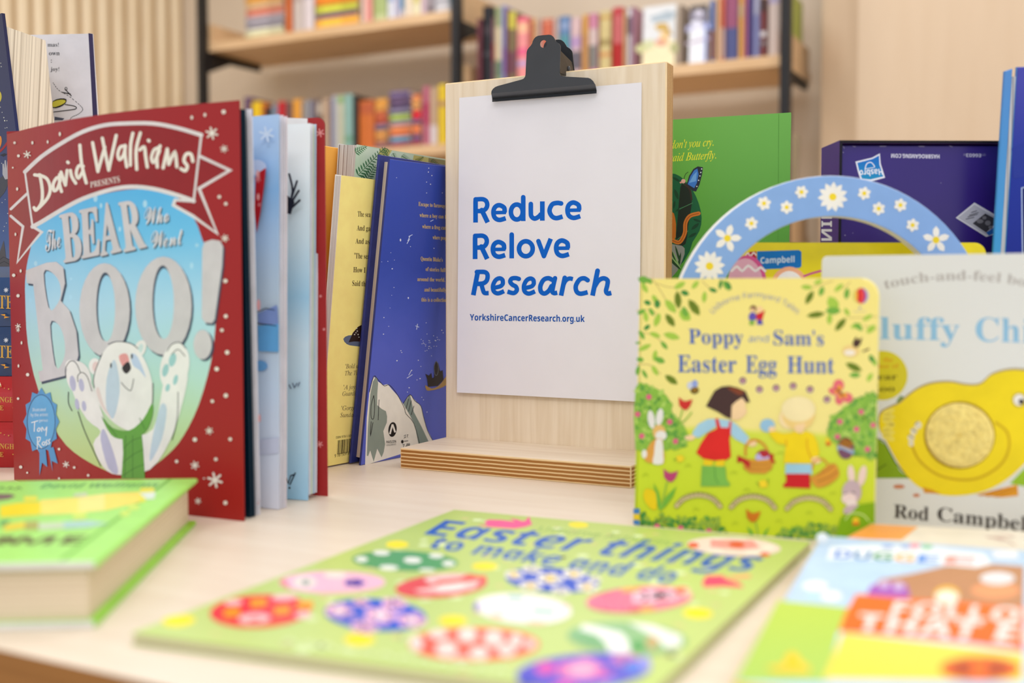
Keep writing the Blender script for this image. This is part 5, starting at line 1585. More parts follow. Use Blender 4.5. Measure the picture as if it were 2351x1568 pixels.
a = Art(mb, RF, 6e-4, 4e-5)
a.poly([(2322, 340), (2351, 330), (2351, 404), (2326, 410)], (34, 52, 146))
a.strokes([[(2352, 430), (2345, 432), (2347, 585)]], 2.5, ink((170, 186, 214)))
a.poly([(2348, 432), (2380, 428), (2380, 600), (2349, 600)], (8, 18, 80))
mb.build('front_cover', RB)

# ---------------------------------------------- yellow board book with the blue label
YB = upright(at_y(1700, 667, .835) * 1, (cos(radians(1)), sin(radians(1))), 0)
YB.O.z = 0
yt = YB.uv(2000, 557)[1]
ux1 = YB.uv(2266, 560)[0]
YEL = ink((236, 216, 8), .35, .4)
yo = thing('board_book', 'yellow board book with a small blue label, behind the flowered blue arch', 'book', YB.O)
mb = MB()
prism(mb, YB, rounded(0, 0, ux1, yt, (0, .004, .009, .004)), -.010, 0, YEL, ink((240, 226, 60)), bevel=.0012)
a = Art(mb, YB, 4e-5, 3e-5)
a.poly([(1700, 600), (1712, 585), (1722, 578), (1736, 577), (1738, 604), (1700, 612)], (184, 20, 44))
a.stroke([(1710, 590), (1717, 581), (1723, 588), (1730, 580), (1736, 586)], 3, (240, 226, 226), 3)
lb = [(1738, 577), (1834, 574), (1840, 578), (1840, 611), (1836, 615), (1738, 619)]
a.poly(lb, (4, 116, 196))
a.text('Campbell', 'sb', (1746, 605), (1824, 602), (1746, 591), (1824, 588), ink((216, 232, 244)))
a.ell(1716, 652, 44, 66, (222, 88, 150)); a.ell(1711, 655, 41, 62, (236, 178, 200))
a.stroke([(1680, 622), (1692, 612), (1704, 622), (1718, 610), (1734, 622), (1746, 614), (1756, 622)], 6, (248, 236, 240), 3)
a.ell(1812, 664, 44, 52, (248, 180, 140)); a.ell(1812, 668, 36, 46, (246, 240, 236))
a.stroke([(1846, 634), (1862, 628), (1884, 622)], 5, (206, 90, 140))
a.strokes([[(1706, 557), (2240, 557)]], .1, ink((236, 216, 8)))
mb.build('cover', yo)

# ---------------------------------------------- blue arch: carrying handle of a basket-shaped board book
AF = upright(at_y(1905, 667, .795) * 1, (cos(radians(3)), sin(radians(3))), 0)
AF.O.z = 0
ob = thing('board_book', 'board book shaped as a basket with a blue daisy-printed arch handle', 'book', AF.O)
def arc_pts(x0, y0, rx, ry, a0, a1, n=44):
    return [(x0 + rx * cos(radians(a0 + (a1 - a0) * k / n)), y0 - ry * sin(radians(a0 + (a1 - a0) * k / n))) for k in range(n + 1)]
outer = arc_pts(1908, 787, 372, 384, 180, 0)
inner = arc_pts(1911, 778, 282, 281, 0, 180)
mb = MB()
base_l, base_r = AF.uv(1536, 900), AF.uv(2280, 900)
oU = [AF.uv(*p) for p in outer]
iU = [AF.uv(*p) for p in inner]
CARD = ink((238, 236, 230), .5)
SKYC = ink((132, 170, 220), .32, .4, .03)
bm = bmesh.new()
def ringlay(d): return [bm.verts.new((u, v, d)) for u, v in oU], [bm.verts.new((u, v, d)) for u, v in iU[::-1]]
th_ = .011
fo_, fi_ = ringlay(0)
bo_, bi_ = ringlay(-th_)
for k in range(len(fo_) - 1):
    bm.faces.new((fo_[k], fi_[k], fi_[k + 1], fo_[k + 1]))
    bm.faces.new((bo_[k], bo_[k + 1], bi_[k + 1], bi_[k]))
    bm.faces.new((fo_[k], fo_[k + 1], bo_[k + 1], bo_[k]))
    bm.faces.new((fi_[k + 1], fi_[k], bi_[k], bi_[k + 1]))
bmesh.ops.recalc_face_normals(bm, faces=bm.faces[:])
if sum(f.normal.z for f in bm.faces if abs(f.calc_center_median().z) < 1e-6) < 0:
    bmesh.ops.reverse_faces(bm, faces=bm.faces[:])
ee = [e for e in bm.edges if e.calc_length() and len(e.link_faces) == 2 and e.calc_face_angle(0) > 1.2]
bmesh.ops.bevel(bm, geom=ee, offset=.0009, segments=2, profile=.5, affect='EDGES')
mb.bm(bm, lambda c: AF.P(c.x, c.y, c.z), lambda f: SKYC if f.normal.z > .7 else CARD)
bm.free()
a = Art(mb, AF, 4e-5, 3e-5)
PET, YK = ink((240, 236, 224)), ink((240, 212, 44))
for x, y, r, n, rm, w_ in ((1912, 452, 35, 11, 8.5, .36), (1670, 547, 33, 5, 8, .46), (2149, 551, 32, 5, 8, .46), (1629, 611, 36, 11, 9, .36),
                           (1754, 467, 17, 6, 5, .62), (1806, 476, 16, 6, 5, .62), (1725, 513, 16, 6, 5, .62), (1840, 441, 16, 6, 5, .62), (1984, 444, 16, 6, 5, .62), (2017, 479, 16, 6, 5, .62), (2067, 471, 16, 6, 5, .62), (2095, 517, 16, 6, 5, .62)):
    a.petals(x, y, r, n, PET, YK, rm, -90 + (x % 7) * 4, w_)
mb.build('handle', ob)
bl_, br_ = AF.uv(1536, 790), AF.uv(2282, 790)
mb = MB()
prism(mb, AF, rounded(bl_[0], 0, br_[0], min(bl_[1], br_[1]), (.008, .008, 0, 0)), -th_, -.0, SKYC, CARD, bevel=.001)
mb.build('basket_body', ob)

# ---------------------------------------------- grey-white touch-and-feel book
fU = (cos(radians(27)), -sin(radians(27)))
FP = at_y(1880, 667, .742); FP.z = 0
FF = upright(FP, fU, 3)
fTLu, fTLv = FF.uv(1880, 588)
FB = thing('touch_and_feel_book', 'pale grey touch-and-feel book with a big yellow chick and a fluffy round inset', 'book', FP)
fw, fh = .20, fTLv
GREY = ink((222, 222, 214), .38, .4, .02, 8)
mb = MB()
prism(mb, FF, rounded(0, 0, fw, fh, (.003, .003, .003, .003)), -.0125, 0, GREY, ink((226, 228, 226), .4), bevel=.0016, seg=3)
a = Art(mb, FF, 4e-5, 3e-5)
TG = ink((178, 172, 164), .4)
a.arc('a touch-and-feel book', 'bs', [(2000, 674), (2040, 662), (2100, 650), (2170, 644), (2240, 644), (2320, 652), (2400, 668)], 22, TG)
BLT = ink((142, 188, 214), .35)
a.text('Fluffy', 'bs', (1962, 777), (2203, 782), (1962, 727), (2203, 730), BLT)
a.text('Chick', 'bs', (2240, 783), (2456, 790), (2240, 729), (2456, 733), BLT)
a.ell(2026, 862, 58, 57, (214, 200, 40))
OR_ = ink((206, 138, 20)); OL = ink((92, 84, 14))
a.line('the', 'bs', 2028, 831, 11, OR_, 22); a.line('author of', 'bs', 1990, 846, 10, OR_, 74, -.02)
a.line('Dear', 'bs', 1992, 872, 15, OL, 68); a.line('Zoo', 'bs', 1998, 899, 15, OL, 56)
GRN, GRL = ink((132, 164, 20)), ink((60, 84, 14))
a.poly([(1995, 990), (2012, 1005), (2030, 1018), (2050, 1050), (2066, 1080), (2086, 1098), (1995, 1098)], GRN, 0)
a.poly([(2068, 908), (2060, 918), (2058, 924), (2072, 928), (2080, 914)], (110, 140, 60))
a.stroke([(2010, 1004), (2030, 1014), (2056, 1062), (2086, 1098)], 2.5, GRL); a.stroke([(2012, 1080), (2034, 1066)], 2, GRL)
a.poly([(2318, 1110), (2351, 1076), (2380, 1060), (2380, 1122)], (150, 190, 40))
OUT, CHK, CHD = ink((170, 150, 100)), ink((240, 214, 22), .35), ink((206, 170, 10))
chick = [(2034, 1010), (2020, 985), (2022, 950), (2046, 935), (2066, 926), (2084, 910), (2110, 892), (2140, 881), (2180, 878), (2215, 884), (2240, 885), (2256, 879), (2275, 862), (2305, 852), (2340, 850), (2380, 860), (2400, 900), (2400, 960), (2380, 1030), (2351, 1066), (2310, 1102), (2260, 1128), (2200, 1138), (2150, 1134), (2110, 1118), (2080, 1090), (2055, 1050)]
a.poly([(x + (x - 2200) * .012, y - 3 + (y - 990) * .012) for x, y in chick], OUT, 3)
a.poly(chick, CHK, 3)
a.polys([Art.ellpts(2040, 945 + 12 * k, 15, 7, 20 * (k % 3 - 1)) for k in range(6)], ink((238, 218, 90)))
a.poly([(2118, 1118), (2140, 1124), (2160, 1134), (2130, 1132), (2122, 1132)], (214, 146, 30)); a.poly([(2240, 1136), (2280, 1126), (2336, 1112), (2338, 1138), (2300, 1142)], (222, 152, 34))
a.strokes([[(2250, 1138), (2300, 1122)], [(2266, 1140), (2320, 1120)], [(2286, 1141), (2334, 1122)]], 2, ink((176, 104, 20)))
a.stroke([(2092, 1018), (2110, 1056), (2150, 1088), (2200, 1101), (2250, 1096), (2296, 1068), (2316, 1030), (2312, 992), (2286, 970)], 6, CHD, 6)
a.polys([Art.ellpts(2108, 976, 8, 9), Art.ellpts(2098, 990, 8, 8), Art.ellpts(2092, 1005, 8, 8), Art.ellpts(2092, 1018, 6, 7)], ink((226, 218, 190)))
a.strokes([[(2108, 968), (2100, 974)], [(2094, 984), (2104, 992)], [(2086, 998), (2098, 1006)]], 2, ink((110, 90, 50)), 0)
a.ell(2340, 918, 17, 17, (196, 176, 60)); a.ell(2340, 918, 13, 13, (240, 236, 228)); a.ell(2345, 922, 6.5, 6.5, (34, 20, 16))
a.polys([Art.ellpts(2064, 1117, 13, 5), Art.ellpts(2104, 1137, 8, 4)], ink((206, 134, 96)))
BKT = ink((58, 50, 42))
a.text('Rod', 'bs', (2052, 1188), (2132, 1196), (2053, 1158), (2133, 1164), BKT); a.text('Campbell', 'bs', (2152, 1195), (2372, 1222), (2153, 1164), (2373, 1188), BKT)
a.ell(2203, 999, 82, 78, (176, 140, 20))  # dark rim: shade inside the inset's hole, put into the colour
mb.build('front_cover', FB)
# the fluffy inset: a low cushion with a matted nap
mb = MB()
R5 = random.Random(5)
ctr_ = FF.uv(2203, 999)
rx_ = (FF.uv(2281, 999)[0] - FF.uv(2125, 999)[0]) / 2
ry_ = (FF.uv(2203, 926)[1] - FF.uv(2203, 1073)[1]) / 2
nr, na = 14, 60
grid = []
for i in range(nr + 1):
    r = i / nr
    grid.append([FF.P(ctr_[0] + rx_ * r * cos(2 * pi * k / na), ctr_[1] + ry_ * r * sin(2 * pi * k / na), .0008 + .0022 * math.sqrt(max(0, 1 - r * r)) + R5.uniform(-.00035, .00035) * (1 if 0 < i < nr else 0)) for k in range(na)])
FL = ink((244, 222, 136), .9, .05, .12, 260)
for i in range(nr):
    for k in range(na):
        mb.face([grid[i][k], grid[i + 1][k], grid[i + 1][(k + 1) % na], grid[i][(k + 1) % na]], FL)
for k in range(1500):
    r, an = math.sqrt(R5.random()) * .97, R5.uniform(0, 2 * pi)
    u, v = ctr_[0] + rx_ * r * cos(an), ctr_[1] + ry_ * r * sin(an)
    d = .0006 + .0022 * math.sqrt(max(0, 1 - r * r))
    a2, L = R5.uniform(0, 2 * pi), R5.uniform(.0014, .0026)
    du, dv = cos(a2) * L, sin(a2) * L
    if ((u + du - ctr_[0]) / rx_) ** 2 + ((v + dv - ctr_[1]) / ry_) ** 2 > 1:
        continue
    wu, wv = -sin(a2) * .0003, cos(a2) * .0003
    mb.face([FF.P(u - wu, v - wv, d), FF.P(u + wu, v + wv, d), FF.P(u + du, v + dv, d + R5.uniform(.0003, .0012))], FL)
mb.build('fluffy_inset', FB, smooth=80)
# ---------------------------------------------- yellow Easter board book standing in front
PP = on_z(1456, 1205); PP.z = 0
PFr = upright(PP, (cos(radians(22)), -sin(radians(22))), 4)
pw_ = PFr.uv(2013, 900)[0]
ph_ = PFr.uv(1480, 640)[1]
PBk = thing('board_book', 'small yellow board book with two children and Easter eggs, standing on the right', 'book', PP)
GY = fade('meadow_cover', 'Z', [(0, (204, 222, 40)), (.045, (206, 222, 48)), (.066, (214, 224, 70)), (.070, (244, 228, 140)), (.17, (246, 228, 130))], .35)
mb = MB()
prism(mb, PFr, rounded(0, 0, pw_, ph_, (.0005, .008, .011, .0008)), -.0115, 0, GY, ink((250, 240, 170), .4), bevel=.0016, seg=3)
a = Art(mb, PFr, 4e-5, 2.5e-5)
Q1 = lambda *p: (1430 + p[0] / 3.792, 600 + p[1] / 3.792)
Q2 = lambda *p: (1430 + p[0] / 3.792, 860 + p[1] / 3.792)
k_ = 3.792
# leaves and twigs
TWIG = ink((206, 184, 110))
a.strokes([[Q1(*p) for p in s] for s in ([(255, 150), (330, 260), (380, 340), (460, 440)], [(290, 190), (400, 225), (520, 220)], [(690, 170), (740, 220), (800, 250)], [(120, 430), (230, 420), (310, 470)], [(130, 620), (260, 640), (380, 740)], [(120, 900), (230, 900), (330, 980)], [(1620, 230), (1720, 205), (1830, 170)], [(2215, 480), (2050, 490), (1960, 490)], [(1980, 180), (1920, 240)], [(2210, 590), (2100, 560)])], 2.2, TWIG, 3)
LG, LM, LD, LO = ink((166, 200, 70)), ink((116, 172, 62)), ink((70, 140, 60)), ink((104, 124, 26))
def lv(items, mat, Q=Q1):
    a.leaf([Q(x, y) + (1.15 * L / k_, 1.1 * w / k_, an) for x, y, L, w, an in items], mat)
lv([(495, 210, 100, 46, -30), (630, 205, 80, 40, -50), (710, 310, 90, 40, 95), (280, 330, 80, 40, 60), (415, 390, 130, 60, 50), (540, 470, 110, 80, 40), (300, 510, 110, 50, 110), (200, 480, 90, 40, 80), (425, 650, 130, 55, 15), (280, 640, 90, 40, 20), (190, 750, 110, 40, -25), (280, 820, 90, 40, 100), (280, 950, 90, 40, 60), (190, 230, 90, 40, 60), (1600, 225, 90, 40, 5), (1700, 180, 70, 36, -20), (1830, 370, 130, 90, 60), (1880, 230, 90, 40, -40), (1800, 500, 90, 44, 95), (1950, 440, 70, 36, 60), (2130, 490, 90, 36, -30), (2030, 560, 90, 40, 160), (2160, 590, 90, 50, -40), (2150, 1010, 80, 40, -60), (2190, 880, 60, 40, 60)], LG)
lv([(180, 160, 90, 60, 10), (230, 170, 60, 40, 40), (900, 210, 90, 44, 60), (160, 440, 70, 36, -30), (250, 440, 70, 36, 60), (540, 440, 90, 50, 70), (165, 640, 80, 36, 60), (360, 730, 80, 36, 50), (130, 710, 40, 20, 0), (150, 855, 60, 40, 10), (320, 860, 90, 50, 20), (190, 980, 80, 30, 60), (130, 950, 80, 36, 100), (1730, 260, 80, 44, 110), (1950, 280, 90, 44, 100), (1830, 430, 120, 60, 0), (2050, 570, 90, 40, 40), (2020, 990, 90, 44, 0), (2170, 850, 80, 40, 60)], LM)
lv([(215, 360, 60, 40, 20), (300, 370, 70, 50, 90), (540, 275, 70, 44, 20), (850, 200, 80, 30, 100), (785, 250, 70, 36, 20), (920, 210, 80, 36, 60), (210, 575, 60, 36, -40), (2160, 850, 50, 30, 60)], LD)
lv([(480, 335, 140, 60, 85), (620, 400, 150, 70, 55), (412, 512, 120, 58, 55), (422, 1030, 120, 58, 35), (1625, 315, 120, 52, -60), (1680, 465, 145, 52, -8), (1895, 550, 130, 54, -50), (2010, 920, 140, 60, 25)], ink((150, 160, 60)))
lv([(480, 335, 122, 44, 85), (620, 400, 130, 52, 55), (412, 512, 104, 44, 55), (422, 1030, 104, 44, 35), (1625, 315, 104, 40, -60), (1680, 465, 125, 38, -8), (1895, 550, 112, 40, -50), (2010, 920, 120, 46, 25)], LO)
# maker's balloon mark
b_ = Q1(2070, 300)
a.ell(b_[0], b_[1], 19, 18, (226, 214, 110)); a.ell(b_[0] + 3, b_[1], 15, 18, (196, 190, 226)); a.ell(b_[0] + 2, b_[1], 12, 18, (150, 60, 140)); a.ell(b_[0], b_[1], 9, 18, (236, 80, 70)); a.ell(b_[0] - 3, b_[1], 4.5, 17, (220, 10, 34)); a.ell(b_[0] - 9, b_[1], 3, 14, (240, 170, 50))
a.dots([Q1(2065, 405) + (3, 2)], (120, 130, 190)); a.line('Usborne', 'ss', *Q1(2010, 442), 3.5, ink((180, 176, 190)), 28)
a.arc('Usborne Farmyard Tales', 'ss', [Q1(785, 460), Q1(880, 380), Q1(1010, 335), Q1(1150, 315), Q1(1290, 335), Q1(1420, 390), Q1(1520, 460)], 13, ink((156, 158, 178)))
# two little figures
a.poly([Q1(1100, 460), Q1(1140, 440), Q1(1165, 480), Q1(1150, 515), Q1(1100, 510)], (98, 82, 176), 2)
a.poly([Q1(1160, 460), Q1(1240, 425), Q1(1225, 470), Q1(1215, 510), Q1(1165, 510)], (208, 32, 40)); a.poly([Q1(1170, 508), Q1(1212, 508), Q1(1222, 552), Q1(1168, 552)], (84, 76, 170))
a.poly([Q1(1105, 512), Q1(1145, 512), Q1(1145, 555), Q1(1100, 555)], (132, 176, 70))
a.dots([Q1(1135, 412) + (8, 8)], (110, 64, 44)); a.dots([Q1(1130, 425) + (5, 5), Q1(1190, 420) + (8, 8)], (246, 206, 150))
# title
TB = ink((72, 104, 178), .4)
a.text('Poppy', 'bs', Q1(575, 715), Q1(1050, 725), Q1(572, 588), Q1(1046, 598), TB)
a.text('and', 'ss', Q1(1095, 700), Q1(1270, 702), Q1(1095, 640), Q1(1270, 642), ink((130, 146, 190)))
a.text("Sam's", 'bs', Q1(1312, 727), Q1(1750, 735), Q1(1310, 600), Q1(1748, 608), TB)
a.text('Easter', 'bs', Q1(478, 965), Q1(990, 968), Q1(478, 815), Q1(990, 822), TB)
a.text('Egg', 'bs', Q1(1070, 970), Q1(1340, 972), Q1(1070, 820), Q1(1340, 824), TB)
a.text('Hunt', 'bs', Q1(1432, 972), Q1(1840, 976), Q1(1432, 826), Q1(1840, 832), TB)
# bird
a.ell(*Q1(1985, 780), 20, 14, (238, 206, 130)); a.ell(*Q1(1975, 795), 13, 7, (244, 232, 210))
a.poly([Q1(2000, 710), Q1(2030, 655), Q1(2050, 685), Q1(2085, 660), Q1(2070, 720), Q1(2040, 752), Q1(2010, 745)], (74, 50, 40)); a.poly([Q1(2085, 780), Q1(2150, 752), Q1(2140, 772), Q1(2090, 790)], (80, 56, 40))
# bee, butterfly, pegged trail
a.ell(*Q2(590, 95), 8, 9, (206, 210, 226)); a.ell(*Q2(628, 80), 7, 9, (150, 166, 220)); a.ell(*Q2(626, 138), 10, 8, (112, 90, 26), -10); a.ell(*Q2(628, 132), 5, 3, (170, 120, 30))
a.polys([Art.ellpts(*Q2(x, y), rx / k_, ry / k_, r) for x, y, rx, ry, r in ((1878, 95, 48, 54, 10), (1835, 145, 46, 30, 20), (1955, 200, 50, 42, 30), (1885, 215, 36, 48, 0))], ink((230, 106, 116)))
a.polys([Art.ellpts(*Q2(x, y), rx / k_, ry / k_, r) for x, y, rx, ry, r in ((1885, 120, 20, 28, 10), (1860, 150, 26, 12, 20), (1930, 180, 28, 20, 30), (1893, 190, 14, 24, 0))], ink((240, 160, 40)))
a.stroke([Q2(1870, 130), Q2(1915, 180)], 5, (150, 50, 50))
for p in ((1045, 52), (1190, 128), (1335, 116), (1483, 98), (1630, 128), (1778, 215)):
    a.ell(*Q2(p[0], p[1] + 3), 9.5, 9.5, (252, 240, 180)); a.ell(*Q2(*p), 8.2, 8, (134, 92, 104)); a.ell(*Q2(p[0], p[1] + 3), 4.5, 4.5, (196, 152, 160))
# bushes
BG, BL_, BD = ink((140, 186, 66)), ink((176, 206, 96)), ink((98, 158, 62))
R6 = random.Random(21)
def bush(pts, n, rr, cols, Q=Q2, rs=(18, 34)):
    xs = [p[0] for p in pts]
    for c in cols:
        it = []
        for k in range(n):
            for _ in range(40):
                x, y = R6.uniform(min(xs), max(xs)), R6.uniform(min(p[1] for p in pts), max(p[1] for p in pts))
                ins = False
                j = len(pts) - 1
                for i in range(len(pts)):
                    (xi, yi), (xj, yj) = pts[i], pts[j]
                    if (yi > y) != (yj > y) and x < (xj - xi) * (y - yi) / (yj - yi) + xi:
                        ins = not ins
                    j = i
                if ins:
                    break
            L = R6.uniform(*rs)
            it.append(Q(x, y) + (L * 2.1 / k_, L * 1.2 / k_, R6.uniform(0, 360)))
        a.leaf(it, c)
lb1 = [(112, 110), (200, 90), (290, 120), (380, 180), (420, 260), (430, 330), (500, 400), (560, 500), (560, 600), (480, 650), (300, 640), (112, 650)]
a.poly([Q2(*p) for p in lb1], BG, 2); bush(lb1, 70, 0, (BL_, BD, BG))
rb1 = [(2205, 180), (2140, 170), (2040, 210), (1960, 260), (1900, 310), (1820, 370), (1790, 450), (1790, 540), (1850, 600), (1960, 680), (2100, 715), (2200, 720)]
a.poly([Q2(*p) for p in rb1], BG, 2); bush(rb1, 80, 0, (BL_, BD, BG))
PK = ink((222, 100, 130))
a.dots([Q2(x, y) + (7, 7) for x, y in ((228, 195), (130, 345), (410, 412), (166, 535), (460, 580), (2075, 325), (1890, 410), (2180, 440), (2035, 475), (1870, 540), (2130, 650))], PK, 7)
# foreground bushes
for pts, n in (([(160, 1300), (170, 1200), (260, 1260), (350, 1200), (430, 1260), (500, 1220), (640, 1250), (800, 1230), (900, 1330), (900, 1400), (160, 1400)], 50), ([(1320, 1430), (1400, 1340), (1560, 1320), (1680, 1280), (1800, 1320), (1880, 1340), (1860, 1430)], 40)):
    bush(pts, n, 0, (LM, LD, ink((150, 180, 60))))
a.dots([Q2(x, y) + (7, 5) for x, y in ((300, 1315), (505, 1330), (750, 1355))], PK, 7)
# girl
FL_, BR_, RE_, LB_ = ink((246, 210, 160)), ink((70, 46, 42)), ink((220, 36, 30)), ink((166, 206, 226))
a.ell(*Q2(985, 270), 22, 30, FL_, 10)
a.poly([Q2(x, y) for x, y in ((1045, 240), (1085, 320), (1060, 360), (1010, 395), (945, 390), (940, 260))], FL_)
a.poly([Q2(x, y) for x, y in ((725, 275), (760, 210), (800, 140), (860, 105), (930, 98), (1000, 115), (1070, 145), (1108, 240), (1075, 242), (1040, 200), (985, 235), (950, 270), (945, 385), (900, 370), (830, 325))], BR_)
a.poly([Q2(x, y) for x, y in ((910, 110), (1000, 118), (1060, 150), (1020, 180), (960, 150))], (128, 62, 34), 2)
a.poly([Q2(x, y) for x, y in ((610, 500), (660, 430), (740, 388), (820, 385), (830, 440), (740, 500), (660, 550), (610, 530))], LB_)
a.poly([Q2(x, y) for x, y in ((940, 400), (1000, 440), (1100, 545), (1070, 605), (980, 560), (935, 510))], LB_)
a.poly([Q2(x, y) for x, y in ((535, 540), (600, 520), (640, 545), (600, 575), (550, 565))], FL_); a.poly([Q2(x, y) for x, y in ((1090, 560), (1160, 580), (1170, 615), (1120, 630), (1075, 600))], FL_)
a.poly([Q2(x, y) for x, y in ((830, 385), (945, 400), (940, 470), (835, 470))], LB_)
a.poly([Q2(x, y) for x, y in ((805, 385), (830, 378), (855, 460), (920, 462), (930, 405), (948, 405), (940, 520), (930, 560), (942, 715), (900, 745), (800, 748), (700, 730), (640, 680), (680, 600), (740, 510), (820, 470))], RE_)
a.polys([[Q2(x, y) for x, y in ((705, 735), (790, 748), (775, 800), (705, 800))], [Q2(x, y) for x, y in ((815, 748), (890, 742), (880, 805), (805, 805))]], ink((240, 206, 20)))
a.poly([Q2(x, y) for x, y in ((690, 790), (895, 800), (905, 910), (935, 950), (930, 972), (680, 972))], (126, 186, 76)); a.strokes([[Q2(800, 800), Q2(805, 900), Q2(835, 950)]], 2, ink((84, 146, 60)))
# basket
WK = ink((216, 150, 50)); WKD = ink((176, 112, 36))
a.stroke([Q2(1070, 700), Q2(1075, 620), Q2(1130, 570), (Q2(1200, 585)), Q2(1250, 640), Q2(1265, 700)], 5.5, WK, 5)
a.ell(*Q2(1225, 700), 16, 12, (150, 60, 60)); a.ell(*Q2(1215, 720), 16, 10, (190, 180, 226)); a.ell(*Q2(1235, 690), 10, 8, (180, 40, 50))
a.poly([Q2(x, y) for x, y in ((1040, 725), (1180, 745), (1320, 730), (1300, 820), (1240, 862), (1110, 858), (1055, 820))], WK); a.strokes([[Q2(1050, 770), Q2(1180, 785), Q2(1310, 770)], [Q2(1060, 810), Q2(1180, 825), Q2(1295, 810)]], 2, WKD, 3)
a.polys([[Q2(x, y) for x, y in ((1000, 700), (1060, 730), (1110, 760), (1105, 820), (1070, 790), (1040, 760), (995, 765))], [Q2(x, y) for x, y in ((1280, 690), (1315, 690), (1310, 740), (1338, 770), (1290, 760), (1275, 720))]], ink((188, 36, 30)))
# boy
YW = ink((242, 212, 14))
a.ell(*Q2(1450, 380), 24, 24, (248, 222, 168)); a.ell(*Q2(1530, 340), 38, 38, (240, 206, 126)); a.ell(*Q2(1530, 300), 39, 29, (246, 228, 172)); a.poly([Q2(1500, 440), Q2(1590, 420), Q2(1570, 510), Q2(1500, 500)], FL_)
a.ell(*Q2(1260, 442), 17, 15, (150, 192, 218)); a.ell(*Q2(1300, 480), 8, 8, FL_)
a.poly([Q2(x, y) for x, y in ((1275, 500), (1320, 490), (1400, 515), (1470, 505), (1500, 490), (1540, 515), (1600, 490), (1660, 520), (1695, 590), (1712, 680), (1690, 735), (1645, 740), (1640, 775), (1400, 770), (1420, 610), (1350, 600), (1290, 540))], YW)
a.strokes([[Q2(1605, 560), Q2(1610, 650), Q2(1650, 740)], [Q2(1420, 570), Q2(1425, 620)]], 3, ink((222, 160, 12)), 3)
a.poly([Q2(1420, 775), Q2(1645, 778), Q2(1650, 865), Q2(1415, 865)], (160, 206, 226)); a.poly([Q2(x, y) for x, y in ((1420, 862), (1628, 862), (1635, 990), (1400, 980), (1395, 960), (1425, 930))], (206, 24, 34))
a.ell(*Q2(1685, 745), 11, 8, FL_)
a.stroke([Q2(1650, 820), Q2(1670, 750), Q2(1740, 735), Q2(1785, 780)], 4, WK, 4)
a.poly([Q2(x, y) for x, y in ((1635, 890), (1700, 860), (1780, 790), (1850, 775), (1885, 850), (1870, 900), (1790, 960), (1700, 985), (1650, 940))], WK, 2); a.strokes([[Q2(1690, 870), Q2(1780, 830), Q2(1830, 790)], [Q2(1700, 930), Q2(1800, 890), Q2(1870, 840)]], 3, WKD, 3)
# rabbits: plain woodland shapes
WR_, OR2, GR2 = ink((236, 230, 224)), ink((226, 160, 70)), ink((198, 176, 180))
a.polys([Art.ellpts(*Q2(250, 390), 8, 21, -8), Art.ellpts(*Q2(322, 370), 8, 20, 10)], WR_); a.ell(*Q2(318, 500), 15, 17, (232, 186, 110)); a.ell(*Q2(335, 530), 13, 11, WR_)
a.poly([Q2(x, y) for x, y in ((285, 560), (240, 600), (200, 680), (195, 750), (260, 770), (360, 770), (355, 640), (345, 560))], OR2, 2); a.poly([Q2(x, y) for x, y in ((290, 570), (345, 570), (355, 700), (350, 775), (265, 775), (275, 690))], WR_, 2); a.ell(*Q2(190, 690), 6, 10, WR_)
a.polys([Art.ellpts(*Q2(1990, 870), 8, 22, -6), Art.ellpts(*Q2(2085, 880), 9, 24, 12)], ink((238, 212, 196))); a.ell(*Q2(1995, 1020), 22, 27, GR2); a.ell(*Q2(1970, 1080), 17, 13, (236, 214, 206)); a.ell(*Q2(1995, 1130), 12, 12, (236, 222, 214))
a.poly([Q2(1940, 1150), Q2(2050, 1130), Q2(2070, 1200), Q2(1930, 1210)], GR2, 2)
a.strokes([[Q2(1930, 1035), Q2(1950, 1028)], [Q2(2000, 1020), Q2(2020, 1028)]], 2.2, ink((80, 70, 76)))
# egg in bush, tulips
a.ell(*Q2(1942, 640), 19, 25, (120, 78, 100)); a.poly(Art.ellpts(*Q2(1945, 640), 18, 24)[14:] , (140, 84, 26)); a.poly([Q2(1868, 625), Q2(1905, 610), Q2(2015, 660), Q2(2010, 695), Q2(1900, 645), Q2(1868, 660)], (150, 172, 200))
a.stroke([Q2(1890, 610), Q2(1990, 650)], 3, (206, 150, 40)); a.stroke([Q2(1910, 580), Q2(2005, 610)], 3, (190, 130, 30))
def tulip(cx, cy, s, c, rot=0):
    co, si = cos(radians(rot)), sin(radians(rot))
    o = [(-60, -60), (-25, -30), (10, -65) if rot == 99 else (0, -22), (25, -30), (62, -40), (40, 20), (10, 52), (-25, 45), (-55, 10)]
    a.poly([Q2(cx + s * (x * co - y * si), cy + s * (x * si + y * co)) for x, y in o], c)
tulip(548, 255, 1.0, (208, 48, 40)); tulip(420, 880, 1.05, (190, 66, 116)); tulip(1138, 1230, 1.05, (208, 120, 20))
a.strokes([[Q2(520, 310), Q2(490, 410)], [Q2(600, 330), Q2(540, 400), Q2(490, 430)], [Q2(385, 940), Q2(350, 1100), Q2(330, 1180)], [Q2(1160, 1290), Q2(1180, 1400)]], 3, ink((150, 192, 70)), 3)
a.polys([[Q2(x, y) for x, y in ((270, 940), (315, 1030), (340, 1150), (325, 1190), (290, 1080))], [Q2(x, y) for x, y in ((470, 970), (440, 1060), (380, 1140), (330, 1185), (370, 1070))], [Q2(x, y) for x, y in ((1080, 1320), (1130, 1360), (1150, 1420), (1110, 1400))], [Q2(x, y) for x, y in ((1280, 1320), (1230, 1370), (1215, 1430), (1250, 1390))]], ink((120, 184, 60)))
a.poly([Q2(x, y) for x, y in ((200, 995), (250, 1000), (290, 1030), (298, 1165), (250, 1168), (200, 1110), (182, 1050))], (236, 206, 20), 2)
